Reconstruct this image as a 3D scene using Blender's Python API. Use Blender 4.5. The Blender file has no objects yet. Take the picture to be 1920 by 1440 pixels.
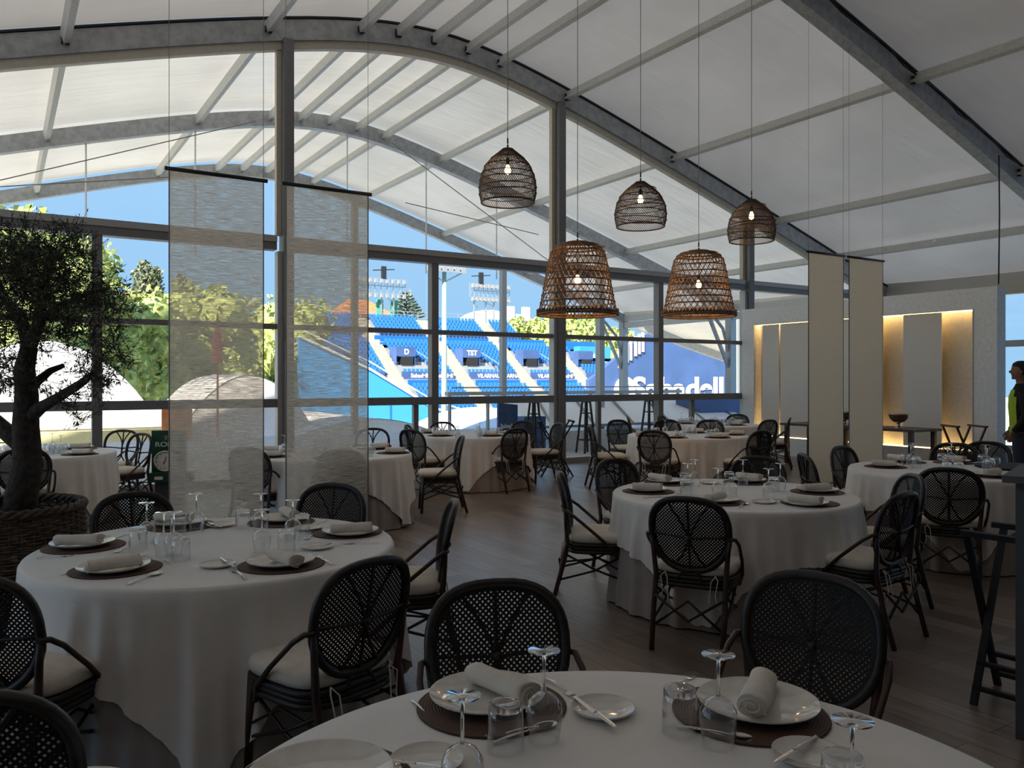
import bpy, math, random
from mathutils import Vector, Matrix
random.seed(7)
PI = math.pi
scene = bpy.context.scene
COL = scene.collection
# ------------------------------------------------------------------ camera
EYE = 1.6; FPX = 1520.0; YAW = math.atan(960.0/FPX)
cam_d = bpy.data.cameras.new('camera'); cam = bpy.data.objects.new('camera', cam_d); COL.objects.link(cam)
cam.location = (0, 0, EYE); cam.rotation_euler = (PI/2, 0, -YAW)
cam_d.sensor_width = 36; cam_d.lens = FPX/1920*36; cam_d.shift_y = -8/1920
cam_d.clip_end = 600; cam_d.clip_start = 0.05
scene.camera = cam
# ------------------------------------------------------------------ sky, sun, exposure
w = bpy.data.worlds.new('sky'); scene.world = w; w.use_nodes = True
nt = w.node_tree; nt.nodes.clear()
tc = nt.nodes.new('ShaderNodeTexCoord'); sx = nt.nodes.new('ShaderNodeSeparateXYZ')
cr = nt.nodes.new('ShaderNodeValToRGB'); bg = nt.nodes.new('ShaderNodeBackground'); wo = nt.nodes.new('ShaderNodeOutputWorld')
nt.links.new(tc.outputs['Generated'], sx.inputs[0]); nt.links.new(sx.outputs[2], cr.inputs[0])
cr.color_ramp.elements[0].position = 0.0; cr.color_ramp.elements[0].color = (0.235, 0.42, 0.63, 1)
cr.color_ramp.elements[1].position = 0.9; cr.color_ramp.elements[1].color = (0.20, 0.34, 0.62, 1)
e = cr.color_ramp.elements.new(0.22); e.color = (0.255, 0.435, 0.66, 1)
nt.links.new(cr.outputs[0], bg.inputs[0]); bg.inputs[1].default_value = 0.645
nt.links.new(bg.outputs[0], wo.inputs[0])
sun_d = bpy.data.lights.new('sun', 'SUN'); sun = bpy.data.objects.new('sun', sun_d); COL.objects.link(sun)
sun_d.energy = 5.4; sun_d.angle = math.radians(1.0); sun_d.color = (1, 0.93, 0.82)
sun.rotation_euler = Vector((-0.66, -0.42, 0.62)).to_track_quat('Z', 'Y').to_euler()
sun.location = (-40, -30, 40)
scene.view_settings.view_transform = 'Standard'; scene.view_settings.look = 'None'
scene.view_settings.gamma = 1; scene.view_settings.use_curve_mapping = False
scene.view_settings.exposure = 1.27
scene.cycles.transparent_max_bounces = 40; scene.cycles.max_bounces = 12
scene.cycles.diffuse_bounces = 6; scene.cycles.sample_clamp_indirect = 4
scene.cycles.caustics_reflective = False; scene.cycles.caustics_refractive = False

# ------------------------------------------------------------------ geometry helpers
_S, _C = math.sin(YAW), math.cos(YAW)
def ray(px, py):
    r = (px-960)/FPX; return (_S+r*_C, _C-r*_S, (712-py)/FPX)
def at_z(px, py, z):
    v = ray(px, py); t = (z-EYE)/v[2]; return (v[0]*t, v[1]*t, z)
def at_Y(px, py, Y):
    v = ray(px, py); t = Y/v[1]; return (v[0]*t, Y, EYE+v[2]*t)
def at_D(px, py, D):
    v = ray(px, py); return (v[0]*D, v[1]*D, EYE+v[2]*D)
def depth(x, y): return x*_S+y*_C
def px_of(x, y): return 960+FPX*(x*_C-y*_S)/max(0.1, depth(x, y))

class MB:
    def __init__(s): s.v = []; s.f = []
    def box(s, x0, y0, z0, x1, y1, z1):
        n = len(s.v)
        s.v += [(x0,y0,z0),(x1,y0,z0),(x1,y1,z0),(x0,y1,z0),(x0,y0,z1),(x1,y0,z1),(x1,y1,z1),(x0,y1,z1)]
        s.f += [tuple(n+i for i in q) for q in ((3,2,1,0),(4,5,6,7),(0,1,5,4),(1,2,6,5),(2,3,7,6),(3,0,4,7))]
        return s
    def bar(s, a, b, w, h=None):     # square bar from a to b
        a, b = Vector(a), Vector(b); h = h or w
        d = (b-a).normalized(); up = Vector((0,0,1)) if abs(d.z) < .95 else Vector((1,0,0))
        r = d.cross(up).normalized()*(w/2); u = r.cross(d).normalized()*(h/2)
        n = len(s.v)
        for p in (a, b):
            for q in (-r-u, r-u, r+u, -r+u): s.v.append(tuple(p+q))
        s.f += [(n,n+1,n+2,n+3)[::-1],(n+4,n+5,n+6,n+7)] + [(n+i, n+(i+1)%4, n+4+(i+1)%4, n+4+i) for i in range(4)]
        return s
    def tube(s, pts, rad, seg=6, closed=False, cap=True):
        pts = [Vector(p) for p in pts]; m = len(pts); n = len(s.v)
        prev = None
        for i, p in enumerate(pts):
            if closed: d = pts[(i+1) % m]-pts[i-1]
            else: d = pts[min(i+1, m-1)]-pts[max(i-1, 0)]
            d.normalize()
            if prev is None:
                ref = Vector((0,0,1)) if abs(d.z) < .9 else Vector((1,0,0))
                r = d.cross(ref).normalized()
            else:
                r = (prev-d*prev.dot(d))
                r = r.normalized() if r.length > 1e-6 else d.orthogonal().normalized()
            prev = r; u = d.cross(r)
            rr = rad[i] if isinstance(rad, (list, tuple)) else rad
            for k in range(seg):
                a = 2*PI*k/seg; s.v.append(tuple(p+r*(rr*math.cos(a))+u*(rr*math.sin(a))))
        last = m if closed else m-1
        for i in range(last):
            j = (i+1) % m
            for k in range(seg):
                s.f.append((n+i*seg+k, n+i*seg+(k+1)%seg, n+j*seg+(k+1)%seg, n+j*seg+k))
        if cap and not closed:
            s.f.append(tuple(n+k for k in range(seg))[::-1]); s.f.append(tuple(n+(m-1)*seg+k for k in range(seg)))
        return s
    def lathe(s, prof, seg=24, cx=0, cy=0, wob=None, cap=False):
        n = len(s.v); m = len(prof)
        for i, (r, z) in enumerate(prof):
            for k in range(seg):
                a = 2*PI*k/seg; rr = r
                if wob: rr, z2 = wob(i, a, r, z)
                else: z2 = z
                s.v.append((cx+rr*math.cos(a), cy+rr*math.sin(a), z2))
        for i in range(m-1):
            for k in range(seg):
                s.f.append((n+i*seg+k, n+i*seg+(k+1)%seg, n+(i+1)*seg+(k+1)%seg, n+(i+1)*seg+k))
        if cap:
            s.f.append(tuple(n+k for k in range(seg))[::-1]); s.f.append(tuple(n+(m-1)*seg+k for k in range(seg)))
        return s
    def prism(s, poly, axis, a, b):   # poly of (u,v) extruded along axis 'x','y','z'
        n = len(s.v); m = len(poly)
        def P(u, v, t): return {'x': (t,u,v), 'y': (u,t,v), 'z': (u,v,t)}[axis]
        for t in (a, b):
            for u, v in poly: s.v.append(P(u, v, t))
        s.f.append(tuple(n+i for i in range(m))[::-1]); s.f.append(tuple(n+m+i for i in range(m)))
        for i in range(m): s.f.append((n+i, n+(i+1)%m, n+m+(i+1)%m, n+m+i))
        return s
    def grid(s, fn, nu, nv):
        n = len(s.v)
        for i in range(nu+1):
            for j in range(nv+1): s.v.append(tuple(fn(i/nu, j/nv)))
        for i in range(nu):
            for j in range(nv):
                a = n+i*(nv+1)+j; s.f.append((a, a+nv+1, a+nv+2, a+1))
        return s
    def ball(s, c, r, seg=10, rings=6, sc=(1,1,1)):
        n = len(s.v)
        for i in range(1, rings):
            t = PI*i/rings
            for k in range(seg):
                a = 2*PI*k/seg
                s.v.append((c[0]+r*sc[0]*math.sin(t)*math.cos(a), c[1]+r*sc[1]*math.sin(t)*math.sin(a), c[2]+r*sc[2]*math.cos(t)))
        s.v += [(c[0],c[1],c[2]+r*sc[2]), (c[0],c[1],c[2]-r*sc[2])]; T = len(s.v)-2
        for i in range(rings-2):
            for k in range(seg): s.f.append((n+i*seg+k, n+(i+1)*seg+k, n+(i+1)*seg+(k+1)%seg, n+i*seg+(k+1)%seg))
        for k in range(seg):
            s.f.append((T, n+k, n+(k+1)%seg)); s.f.append((T+1, n+(rings-2)*seg+(k+1)%seg, n+(rings-2)*seg+k))
        return s
    def mesh(s, name, mat, smooth=True):
        me = bpy.data.meshes.new(name); me.from_pydata(s.v, [], s.f)
        if smooth and me.polygons: me.polygons.foreach_set('use_smooth', [True]*len(me.polygons))
        if mat: me.materials.append(mat)
        me.update(); return me
def add(name, mb, mat, parent=None, smooth=False, **k):
    o = bpy.data.objects.new(name, mb.mesh(name, mat, smooth)); COL.objects.link(o)
    if parent is not None: o.parent = parent
    if smooth == 'auto':
        pass
    for a, b in k.items(): o[a] = b
    return o
def empty(name, loc=(0,0,0), rz=0, **k):
    o = bpy.data.objects.new(name, None); COL.objects.link(o); o.location = loc; o.rotation_euler = (0,0,rz)
    o.empty_display_size = .1
    for a, b in k.items(): o[a] = b
    return o
def tag(o, label=None, category=None, group=None, kind=None):
    if label: o['label'] = label
    if category: o['category'] = category
    if group: o['group'] = group
    if kind: o['kind'] = kind
    return o
KIDS = {}
def family(root): 
    return [c for c in COL.objects if c.parent == root]
def copy_tree(o, parent=None):
    c = o.copy(); COL.objects.link(c)
    if parent is not None: c.parent = parent
    for ch in KIDS.get(o.name, []):
        copy_tree(ch, c)
    return c
def remember(root):   # cache the children of a prototype for quick copying
    KIDS[root.name] = [c for c in COL.objects if c.parent == root]
    for c in KIDS[root.name]:
        g = [d for d in COL.objects if d.parent == c]
        if g: KIDS[c.name] = g
def text_mesh(name, body, size, mat, parent, loc, rot, extrude=.01, bold=0.0, sx=1.0, align='LEFT'):
    cu = bpy.data.curves.new(name, 'FONT'); cu.body = body; cu.size = size; cu.extrude = extrude; cu.offset = bold
    cu.align_x = align
    t = bpy.data.objects.new(name, cu); COL.objects.link(t)
    bpy.context.view_layer.update()
    me = bpy.data.meshes.new_from_object(t.evaluated_get(bpy.context.evaluated_depsgraph_get()))
    COL.objects.unlink(t); bpy.data.objects.remove(t)
    me.materials.clear(); me.materials.append(mat)
    o = bpy.data.objects.new(name, me); COL.objects.link(o)
    o.parent = parent; o.location = loc; o.rotation_euler = rot; o.scale = (sx, 1, 1)
    return o

# ------------------------------------------------------------------ materials
def mat(name, color, rough=.6, metal=0, spec=.5, noise=0, nscale=20, bump=0, bscale=60, stretch=(1,1,1), emit=None, estr=0, coords='Object', col2=None):
    m = bpy.data.materials.new(name); m.use_nodes = True; t = m.node_tree; p = t.nodes['Principled BSDF']
    p.inputs['Base Color'].default_value = (*color, 1); p.inputs['Roughness'].default_value = rough
    p.inputs['Metallic'].default_value = metal; p.inputs['Specular IOR Level'].default_value = spec
    tcn = t.nodes.new('ShaderNodeTexCoord'); mp = t.nodes.new('ShaderNodeMapping'); mp.inputs['Scale'].default_value = stretch
    t.links.new(tcn.outputs[coords], mp.inputs[0])
    nz = t.nodes.new('ShaderNodeTexNoise'); nz.inputs['Scale'].default_value = nscale; nz.inputs['Detail'].default_value = 4
    t.links.new(mp.outputs[0], nz.inputs['Vector'])
    r = t.nodes.new('ShaderNodeValToRGB'); n = noise if noise else .06
    c2 = col2 or tuple(min(1, c*(1+n)) for c in color)
    r.color_ramp.elements[0].position = .35; r.color_ramp.elements[1].position = .65
    r.color_ramp.elements[0].color = (*[c*(1-n) for c in color], 1); r.color_ramp.elements[1].color = (*c2, 1)
    t.links.new(nz.outputs['Fac'], r.inputs[0]); t.links.new(r.outputs[0], p.inputs['Base Color'])
    if bump:
        nb = t.nodes.new('ShaderNodeTexNoise'); nb.inputs['Scale'].default_value = bscale; t.links.new(mp.outputs[0], nb.inputs['Vector'])
        b = t.nodes.new('ShaderNodeBump'); b.inputs['Strength'].default_value = bump; b.inputs['Distance'].default_value = .02
        t.links.new(nb.outputs['Fac'], b.inputs['Height']); t.links.new(b.outputs[0], p.inputs['Normal'])
    if emit: p.inputs['Emission Color'].default_value = (*emit, 1); p.inputs['Emission Strength'].default_value = estr
    return m
def mat_mix(name, build):
    m = bpy.data.materials.new(name); m.use_nodes = True; t = m.node_tree; t.nodes.clear()
    out = t.nodes.new('ShaderNodeOutputMaterial'); t.links.new(build(t), out.inputs['Surface']); return m
def N(t, kind, **inp):
    n = t.nodes.new(kind)
    for k, v in inp.items():
        k = k.replace('_', ' ')
        n.inputs[k].default_value = v
    return n
def membrane_mat(name, col, trans, wrinkle=.3):
    def b(t):
        tcn = N(t, 'ShaderNodeTexCoord'); nz = N(t, 'ShaderNodeTexNoise', Scale=.55, Detail=3.0)
        t.links.new(tcn.outputs['Object'], nz.inputs['Vector'])
        r = t.nodes.new('ShaderNodeValToRGB'); r.color_ramp.elements[0].color = (*[c*.86 for c in col], 1); r.color_ramp.elements[1].color = (*col, 1)
        r.color_ramp.elements[0].position = .3; r.color_ramp.elements[1].position = .7
        t.links.new(nz.outputs['Fac'], r.inputs[0])
        mp = N(t, 'ShaderNodeMapping', Scale=(.5, 3.2, 1)); t.links.new(tcn.outputs['Object'], mp.inputs[0])
        n2 = N(t, 'ShaderNodeTexNoise', Scale=1.3, Detail=2.0, Distortion=.6); t.links.new(mp.outputs[0], n2.inputs['Vector'])
        bp = N(t, 'ShaderNodeBump', Strength=wrinkle, Distance=.12); t.links.new(n2.outputs['Fac'], bp.inputs['Height'])
        d = N(t, 'ShaderNodeBsdfDiffuse'); tr = N(t, 'ShaderNodeBsdfTranslucent'); mx = N(t, 'ShaderNodeMixShader', Fac=trans)
        t.links.new(r.outputs[0], d.inputs[0]); t.links.new(r.outputs[0], tr.inputs[0])
        t.links.new(bp.outputs[0], d.inputs['Normal']); t.links.new(bp.outputs[0], tr.inputs['Normal'])
        t.links.new(d.outputs[0], mx.inputs[1]); t.links.new(tr.outputs[0], mx.inputs[2])
        g = N(t, 'ShaderNodeBsdfGlossy', Roughness=.25); m2 = N(t, 'ShaderNodeMixShader', Fac=.05)
        t.links.new(mx.outputs[0], m2.inputs[1]); t.links.new(g.outputs[0], m2.inputs[2])
        return m2.outputs[0]
    return mat_mix(name, b)
def clear_mat(name, tint, gloss=.25, base=.02, rough=.0, power=3.0):   # thin clear sheet: transparent plus view-angle reflections
    def b(t):
        lw = N(t, 'ShaderNodeLayerWeight', Blend=.5); pw_ = t.nodes.new('ShaderNodeMath'); pw_.operation = 'POWER'; pw_.inputs[1].default_value = power
        t.links.new(lw.outputs['Facing'], pw_.inputs[0]); mth = t.nodes.new('ShaderNodeMath'); mth.operation = 'MULTIPLY_ADD'
        mth.inputs[1].default_value = gloss; mth.inputs[2].default_value = base
        t.links.new(pw_.outputs[0], mth.inputs[0])
        tr = N(t, 'ShaderNodeBsdfTransparent', Color=(*tint, 1)); g = N(t, 'ShaderNodeBsdfGlossy', Roughness=rough)
        mx = N(t, 'ShaderNodeMixShader'); t.links.new(mth.outputs[0], mx.inputs[0])
        t.links.new(tr.outputs[0], mx.inputs[1]); t.links.new(g.outputs[0], mx.inputs[2])
        return mx.outputs[0]
    return mat_mix(name, b)
def linen_mat(name, col, clear0, clear1):
    def b(t):
        tcn = N(t, 'ShaderNodeTexCoord'); mp = N(t, 'ShaderNodeMapping', Scale=(3.5, 1, 95)); t.links.new(tcn.outputs['Object'], mp.inputs[0])
        nz = N(t, 'ShaderNodeTexNoise', Scale=2.2, Detail=3.0, Roughness=.7); t.links.new(mp.outputs[0], nz.inputs['Vector'])
        mr = N(t, 'ShaderNodeMapRange'); mr.inputs['From Min'].default_value = .35; mr.inputs['From Max'].default_value = .68
        mr.inputs['To Min'].default_value = clear1; mr.inputs['To Max'].default_value = clear0
        t.links.new(nz.outputs['Fac'], mr.inputs['Value'])
        d = N(t, 'ShaderNodeBsdfDiffuse', Color=(*col, 1)); tr = N(t, 'ShaderNodeBsdfTranslucent', Color=(*col, 1)); mx = N(t, 'ShaderNodeMixShader', Fac=.66)
        t.links.new(d.outputs[0], mx.inputs[1]); t.links.new(tr.outputs[0], mx.inputs[2])
        cl = N(t, 'ShaderNodeBsdfTransparent', Color=(.93, .88, .82, 1)); m2 = N(t, 'ShaderNodeMixShader')
        t.links.new(mr.outputs[0], m2.inputs[0]); t.links.new(mx.outputs[0], m2.inputs[1]); t.links.new(cl.outputs[0], m2.inputs[2])
        return m2.outputs[0]
    return mat_mix(name, b)
def plank_mat():
    m = bpy.data.materials.new('floor_planks'); m.use_nodes = True; t = m.node_tree; p = t.nodes['Principled BSDF']
    tcn = N(t, 'ShaderNodeTexCoord'); mp = N(t, 'ShaderNodeMapping'); mp.inputs['Rotation'].default_value = (0, 0, PI/2)
    t.links.new(tcn.outputs['Object'], mp.inputs[0])
    br = N(t, 'ShaderNodeTexBrick', Color1=(.16, .12, .098, 1), Color2=(.28, .23, .195, 1), Mortar=(.03, .022, .018, 1), Scale=1.0)
    br.inputs['Brick Width'].default_value = 1.3; br.inputs['Row Height'].default_value = .19; br.inputs['Mortar Size'].default_value = .0025
    t.links.new(mp.outputs[0], br.inputs['Vector'])
    m2 = N(t, 'ShaderNodeMapping', Scale=(22, 1.2, 1)); t.links.new(tcn.outputs['Object'], m2.inputs[0])
    nz = N(t, 'ShaderNodeTexNoise', Scale=1.6, Detail=6.0, Roughness=.65); t.links.new(m2.outputs[0], nz.inputs['Vector'])
    mx = t.nodes.new('ShaderNodeMix'); mx.data_type = 'RGBA'; mx.blend_type = 'MULTIPLY'; mx.inputs[0].default_value = .75
    r = t.nodes.new('ShaderNodeValToRGB'); r.color_ramp.elements[0].position = .3; r.color_ramp.elements[0].color = (.45, .45, .46, 1)
    r.color_ramp.elements[1].position = .7; r.color_ramp.elements[1].color = (1.25, 1.2, 1.15, 1)
    t.links.new(nz.outputs['Fac'], r.inputs[0]); t.links.new(br.outputs[0], mx.inputs[6]); t.links.new(r.outputs[0], mx.inputs[7])
    t.links.new(mx.outputs[2], p.inputs['Base Color']); p.inputs['Roughness'].default_value = .33; p.inputs['Specular IOR Level'].default_value = .85
    b = N(t, 'ShaderNodeBump', Strength=.12, Distance=.01); t.links.new(nz.outputs['Fac'], b.inputs['Height']); t.links.new(b.outputs[0], p.inputs['Normal'])
    return m
def weave_mat(name, c1, c2, scale, rough=.7):
    m = bpy.data.materials.new(name); m.use_nodes = True; t = m.node_tree; p = t.nodes['Principled BSDF']
    tcn = N(t, 'ShaderNodeTexCoord'); wv = t.nodes.new('ShaderNodeTexWave'); wv.wave_type = 'RINGS'; wv.rings_direction = 'Z'
    wv.inputs['Scale'].default_value = scale; wv.inputs['Distortion'].default_value = 1.2; wv.inputs['Detail Scale'].default_value = 3
    t.links.new(tcn.outputs['Object'], wv.inputs['Vector'])
    r = t.nodes.new('ShaderNodeValToRGB'); r.color_ramp.elements[0].color = (*c1, 1); r.color_ramp.elements[1].color = (*c2, 1)
    t.links.new(wv.outputs['Fac'], r.inputs[0]); t.links.new(r.outputs[0], p.inputs['Base Color']); p.inputs['Roughness'].default_value = rough
    b = N(t, 'ShaderNodeBump', Strength=.5, Distance=.004); t.links.new(wv.outputs['Fac'], b.inputs['Height']); t.links.new(b.outputs[0], p.inputs['Normal'])
    return m

M_alu = mat('painted_aluminium', (.42, .42, .42), .45, .35, noise=.05)
M_alu_dark = mat('grey_window_frame', (.20, .20, .205), .45, .3)
M_cream = mat('cream_frame_seal', (.55, .50, .41), .6)
M_steel = mat('galvanised_rafter', (.40, .41, .42), .5, .3, noise=.15, nscale=9)
M_purlin = mat('cream_purlin', (.58, .57, .54), .5)
M_black = mat('black_rubber', (.02, .02, .022), .6)
M_memb_in = membrane_mat('ceiling_membrane', (.60, .57, .53), .15, .10)
M_memb_near = membrane_mat('dimmed_ceiling_membrane', (.52, .49, .46), .10, .10)  # darker, less translucent copy of the ceiling membrane, added to dim the near bays
M_memb_out = membrane_mat('canopy_membrane', (.90, .85, .78), .195, .22)
M_glass = clear_mat('window_glass', (.97, .985, .98), .18, .015)
M_floor = plank_mat()
M_white = mat('white_painted_panel', (.9, .89, .88), .6)
M_dwall = mat('grey_wall', (.10, .095, .09), .8)
M_niche = mat('linen_niche_panel', (.82, .78, .72), .9, noise=.05, nscale=30, stretch=(1, 1, 8))
M_nicheback = mat('niche_back_panel', (.62, .56, .47), .8)
M_cloth = mat('ivory_tablecloth', (.88, .85, .815), .5, spec=.7, noise=.03, nscale=8, bump=.15, bscale=500)
M_cloth.node_tree.nodes['Principled BSDF'].inputs['Sheen Weight'].default_value = .7
M_cloth.node_tree.nodes['Principled BSDF'].inputs['Sheen Roughness'].default_value = .45
M_under = mat('taupe_under_cloth', (.36, .33, .31), .9, spec=.15, noise=.05, nscale=8)
M_rattan = mat('dark_rattan', (.016, .012, .010), .42, noise=.5, nscale=14, stretch=(1,1,4))
M_leg = mat('brown_rattan_pole', (.045, .022, .014), .42, noise=.45, nscale=10)
M_cane = mat('black_cane_weave', (.012, .010, .009), .6, spec=.3)
M_cushion = mat('cream_seat_cushion', (.76, .70, .60), .8, spec=.3, noise=.05)
M_plate = mat('white_china', (.76, .73, .68), .10, spec=.9)
M_napkin = mat('ivory_napkin', (.76, .71, .64), .9, spec=.1, bump=.2, bscale=300)
M_mat = weave_mat('woven_placemat', (.055, .024, .016), (.15, .075, .05), 40)
M_silver = mat('polished_cutlery', (.62, .61, .60), .2, 1.0)
M_stem = clear_mat('clear_stemware', (.985, .99, .992), 1.0, .075, .01, 2.1)
M_base = None
M_stemfar = clear_mat('clear_stemware_bright', (.97, .98, .985), 1.0, .22, .02, 1.6)
def _gl(t):
    g = N(t, 'ShaderNodeBsdfGlass', Roughness=.02, IOR=1.45); return g.outputs[0]
M_base = mat_mix('thick_glass', _gl)
M_linen = linen_mat('sheer_linen', (.86, .82, .77), .12, .85)
M_linen2 = linen_mat('dense_linen', (.96, .88, .77), .0, .10)
M_lampdark = mat('dark_rattan_shade', (.035, .02, .013), .6, noise=.4, nscale=12)
M_lampbrown = mat('honey_rattan_shade', (.19, .105, .05), .6, noise=.4, nscale=14)
M_bulb = mat('glowing_bulb', (1, .8, .5), .3, emit=(1, .62, .22), estr=8)
M_wire = mat('steel_wire', (.25, .25, .25), .4, .6)
M_bark = mat('olive_bark', (.05, .04, .033), .9, noise=.4, nscale=25, bump=.6, bscale=40)
M_leaf = mat('olive_leaf', (.055, .07, .035), .6, noise=.4, nscale=5)
M_basket = mat('woven_willow', (.085, .06, .042), .7, noise=.45, nscale=30)
M_soil = mat('dark_soil', (.03, .022, .016), 1)
M_wood = mat('dark_walnut', (.09, .045, .03), .4, noise=.35, nscale=6, stretch=(1, 8, 1))
M_redwood = mat('red_stained_wood', (.10, .03, .018), .4, noise=.3)
M_blackwood = mat('black_stained_wood', (.012, .010, .010), .6, spec=.25)
M_greycab = mat('slate_grey_laminate', (.085, .095, .105), .6)
M_led = mat('warm_led_strip', (1, .75, .35), .5, emit=(1, .70, .30), estr=4.0)
M_bowl = mat('polished_pewter', (.45, .38, .36), .12, 1.0)
# outside
M_seat = mat('blue_seat_plastic', (.035, .20, .62), .45)
M_conc = mat('pale_concrete', (.36, .37, .39), .85, noise=.08, nscale=1.5)
M_stairs = mat('cream_stair_concrete', (.50, .455, .38), .85, noise=.1, nscale=2)
M_blue = mat('bright_blue_panel', (.05, .33, .80), .5)
M_blue2 = mat('royal_blue_band', (.015, .16, .58), .5)
M_navy = mat('navy_hoarding', (.06, .12, .30), .6, noise=.12, nscale=.5)
M_lettr = mat('white_lettering', (.85, .86, .88), .5)
M_whitefab = mat('white_tent_fabric', (.84, .85, .88), .6)
M_green = mat('yellow_green_pine_leaf', (.42, .48, .16), .8, noise=.4, nscale=2.5)  # yellow-green leaf tone, varied by noise
M_green2 = mat('dusty_conifer_leaf', (.22, .24, .15), .8, noise=.4, nscale=3)
M_trunk = mat('reddish_trunk', (.16, .08, .05), .9)
M_orange = mat('terracotta_roof', (.62, .23, .09), .8, noise=.2, nscale=3)
M_stucco = mat('cream_stucco', (.78, .72, .62), .8)
M_sand = mat('pale_ground', (.62, .55, .38), .9, noise=.12, nscale=.3)
M_hill = mat('rosy_hillside', (.42, .28, .20), .95, noise=.2, nscale=.1)
M_greenpole = mat('green_mesh_cladding', (.10, .45, .28), .6)
M_lightgrey = mat('light_grey_steel', (.42, .44, .46), .5, .4)
M_deck = mat('terrace_deck', (.44, .45, .46), .7, noise=.1, nscale=2)
# ------------------------------------------------------------------ the tent: profile, shell, frames
XC = 6.35; HALF = 13.15; YW = 12.7
FR = (-3.2, 2.1, 7.4, 12.7, 17.95, 23.15)
def L(x): return 8.0-math.sqrt((.325*(x-XC))**2+.5)
def xs(n=56): return [XC-HALF+2*HALF*i/n for i in range(n+1)]
def roof_mb(y0, y1, dz, ny=1, th=.02, x0=None, x1=None):
    X = [x for x in xs() if (x0 is None or x >= x0) and (x1 is None or x <= x1)]; mb = MB(); n = len(X)
    def sag(x, t): return -.05*math.sin(PI*t)
    for k in range(ny+1):
        y = y0+(y1-y0)*k/ny
        for x in X: mb.v.append((x, y, L(x)+dz+sag(x, k/ny)*(1 if ny > 1 else 0)))
    for k in range(ny):
        for i in range(n-1): mb.f.append((k*n+i, k*n+i+1, (k+1)*n+i+1, (k+1)*n+i))
    return mb
def rafter_mb(y, lo, hi, wd):
    mb = MB(); X = xs(60); n = 4
    for x in X:
        mb.v += [(x, y-wd/2, L(x)+lo), (x, y+wd/2, L(x)+lo), (x, y+wd/2, L(x)+hi), (x, y-wd/2, L(x)+hi)]
    for i in range(len(X)-1):
        for k in range(4): mb.f.append((i*4+k, i*4+(k+1)%4, i*4+4+(k+1)%4, i*4+4+k))
    return mb
floor = add('floor', MB().box(-6.9, -3.3, -.1, 19.6, 12.85, 0), M_floor, kind='structure')
cm = MB()
for a, b in zip(FR[:3], FR[1:4]):
    m = roof_mb(a, b, .42, 6); n = len(cm.v); cm.v += m.v; cm.f += [tuple(n+i for i in f) for f in m.f]
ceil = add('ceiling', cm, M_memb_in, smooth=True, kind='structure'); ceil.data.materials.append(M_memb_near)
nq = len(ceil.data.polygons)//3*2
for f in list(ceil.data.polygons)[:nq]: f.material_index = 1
PX = (0, .67, 1.34, 2.85, 5.6, 8.8, 10.9)
PUR = sorted({XC+s*p for p in PX for s in (-1, 1)})
def purlin_mb(x, y0, y1):
    z = L(x)+.20; sl = (L(x+.1)-L(x-.1))/.2; u = Vector((1, 0, sl)).normalized()*.045; nn = Vector((-sl, 0, 1)).normalized()*.075
    c = [(x, z)]; P = [Vector((x, 0, z))+s*u+t*nn for s, t in ((-1,-1),(1,-1),(1,1),(-1,1))]
    mb = MB(); mb.prism([(p.x, p.z) for p in P], 'y', y0, y1); return mb
for x in PUR:
    for a, b in zip(FR[:3], FR[1:4]): add('purlin', purlin_mb(x, a+.1, b-.1), M_purlin, ceil)
for i, y in enumerate(FR[:4]):
    r = add('trim_%d' % (i+1), rafter_mb(y, 0, .33, .20), M_steel, kind='structure')
    add('rubber_gasket', rafter_mb(y, .34, .37, .26), M_black, r)
    for x in PUR:                                                   # cleats where purlins land
        add('purlin_bracket', MB().box(x-.05, y-.16, L(x)+.12, x+.05, y-.102, L(x)+.24), M_black, r)
# dark cable running along the nearest visible rafter, with its drop
cb = empty('power_cable', (0, 0, 0)); tag(cb, 'black power cable clipped along the ceiling rafter and dropping to the white partition', 'cable')
add('cable_run', MB().tube([(9.6+i*.5, 7.22, L(9.6+i*.5)+.30-(.10*math.sin(i*1.1)**2)) for i in range(14)], .014, 5), M_black, cb, True)
dx, dy, _ = at_Y(1873, 300, 7.22)
add('cable_drop', MB().tube([(dx, 7.22, L(dx)+.1), (dx+.02, 7.22, 4.4), (dx-.01, 7.22, 3.22)], .012, 5), M_black, cb, True)
for s in (-1, 1):
    x = XC+s*HALF; add('edge_skirt', MB().box(x-.02, -3.2, 3.84, x+.02, 12.68, L(x)+.425), M_memb_in, ceil)
# window wall -----------------------------------------------------------------
POST = [-1.47, 3.78, 9.03, 14.28]; MUL = [-4.1, 1.15, 6.40, 11.65, 16.9]
seal = add('trim_5', rafter_mb(YW, -.13, 0, .12), M_cream, kind='structure')
k = 6
def trim(mb, m, name=None):
    global k
    o = add('trim_%d' % k, mb, m, kind='structure'); k += 1; return o
posts = []
for x in POST:
    o = trim(MB().box(x-.05, YW-.16, 0, x+.11, YW+.10, L(x)+.02), M_alu_dark); posts.append(o)
    add('cream_edge', MB().box(x-.13, YW-.04, 3.86, x-.052, YW+.06, L(x)-.10), M_cream, o)
    add('lit_side_strip', MB().box(x-.13, YW-.10, 0, x-.052, YW+.06, 3.60), M_alu, o)  # paler strip: light on the post's left face is put into the colour
for x in MUL: trim(MB().box(x-.07, YW-.08, 0, x+.06, YW+.08, 3.64), M_alu_dark)
def rail(z0, z1, m, y0=-.07, y1=.07):
    xsn = [-6.8]+POST+[19.5]
    for a, b in zip(xsn[:-1], xsn[1:]): trim(MB().box(a+.12, YW+y0, z0, b-.14, YW+y1, z1), m)
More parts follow.
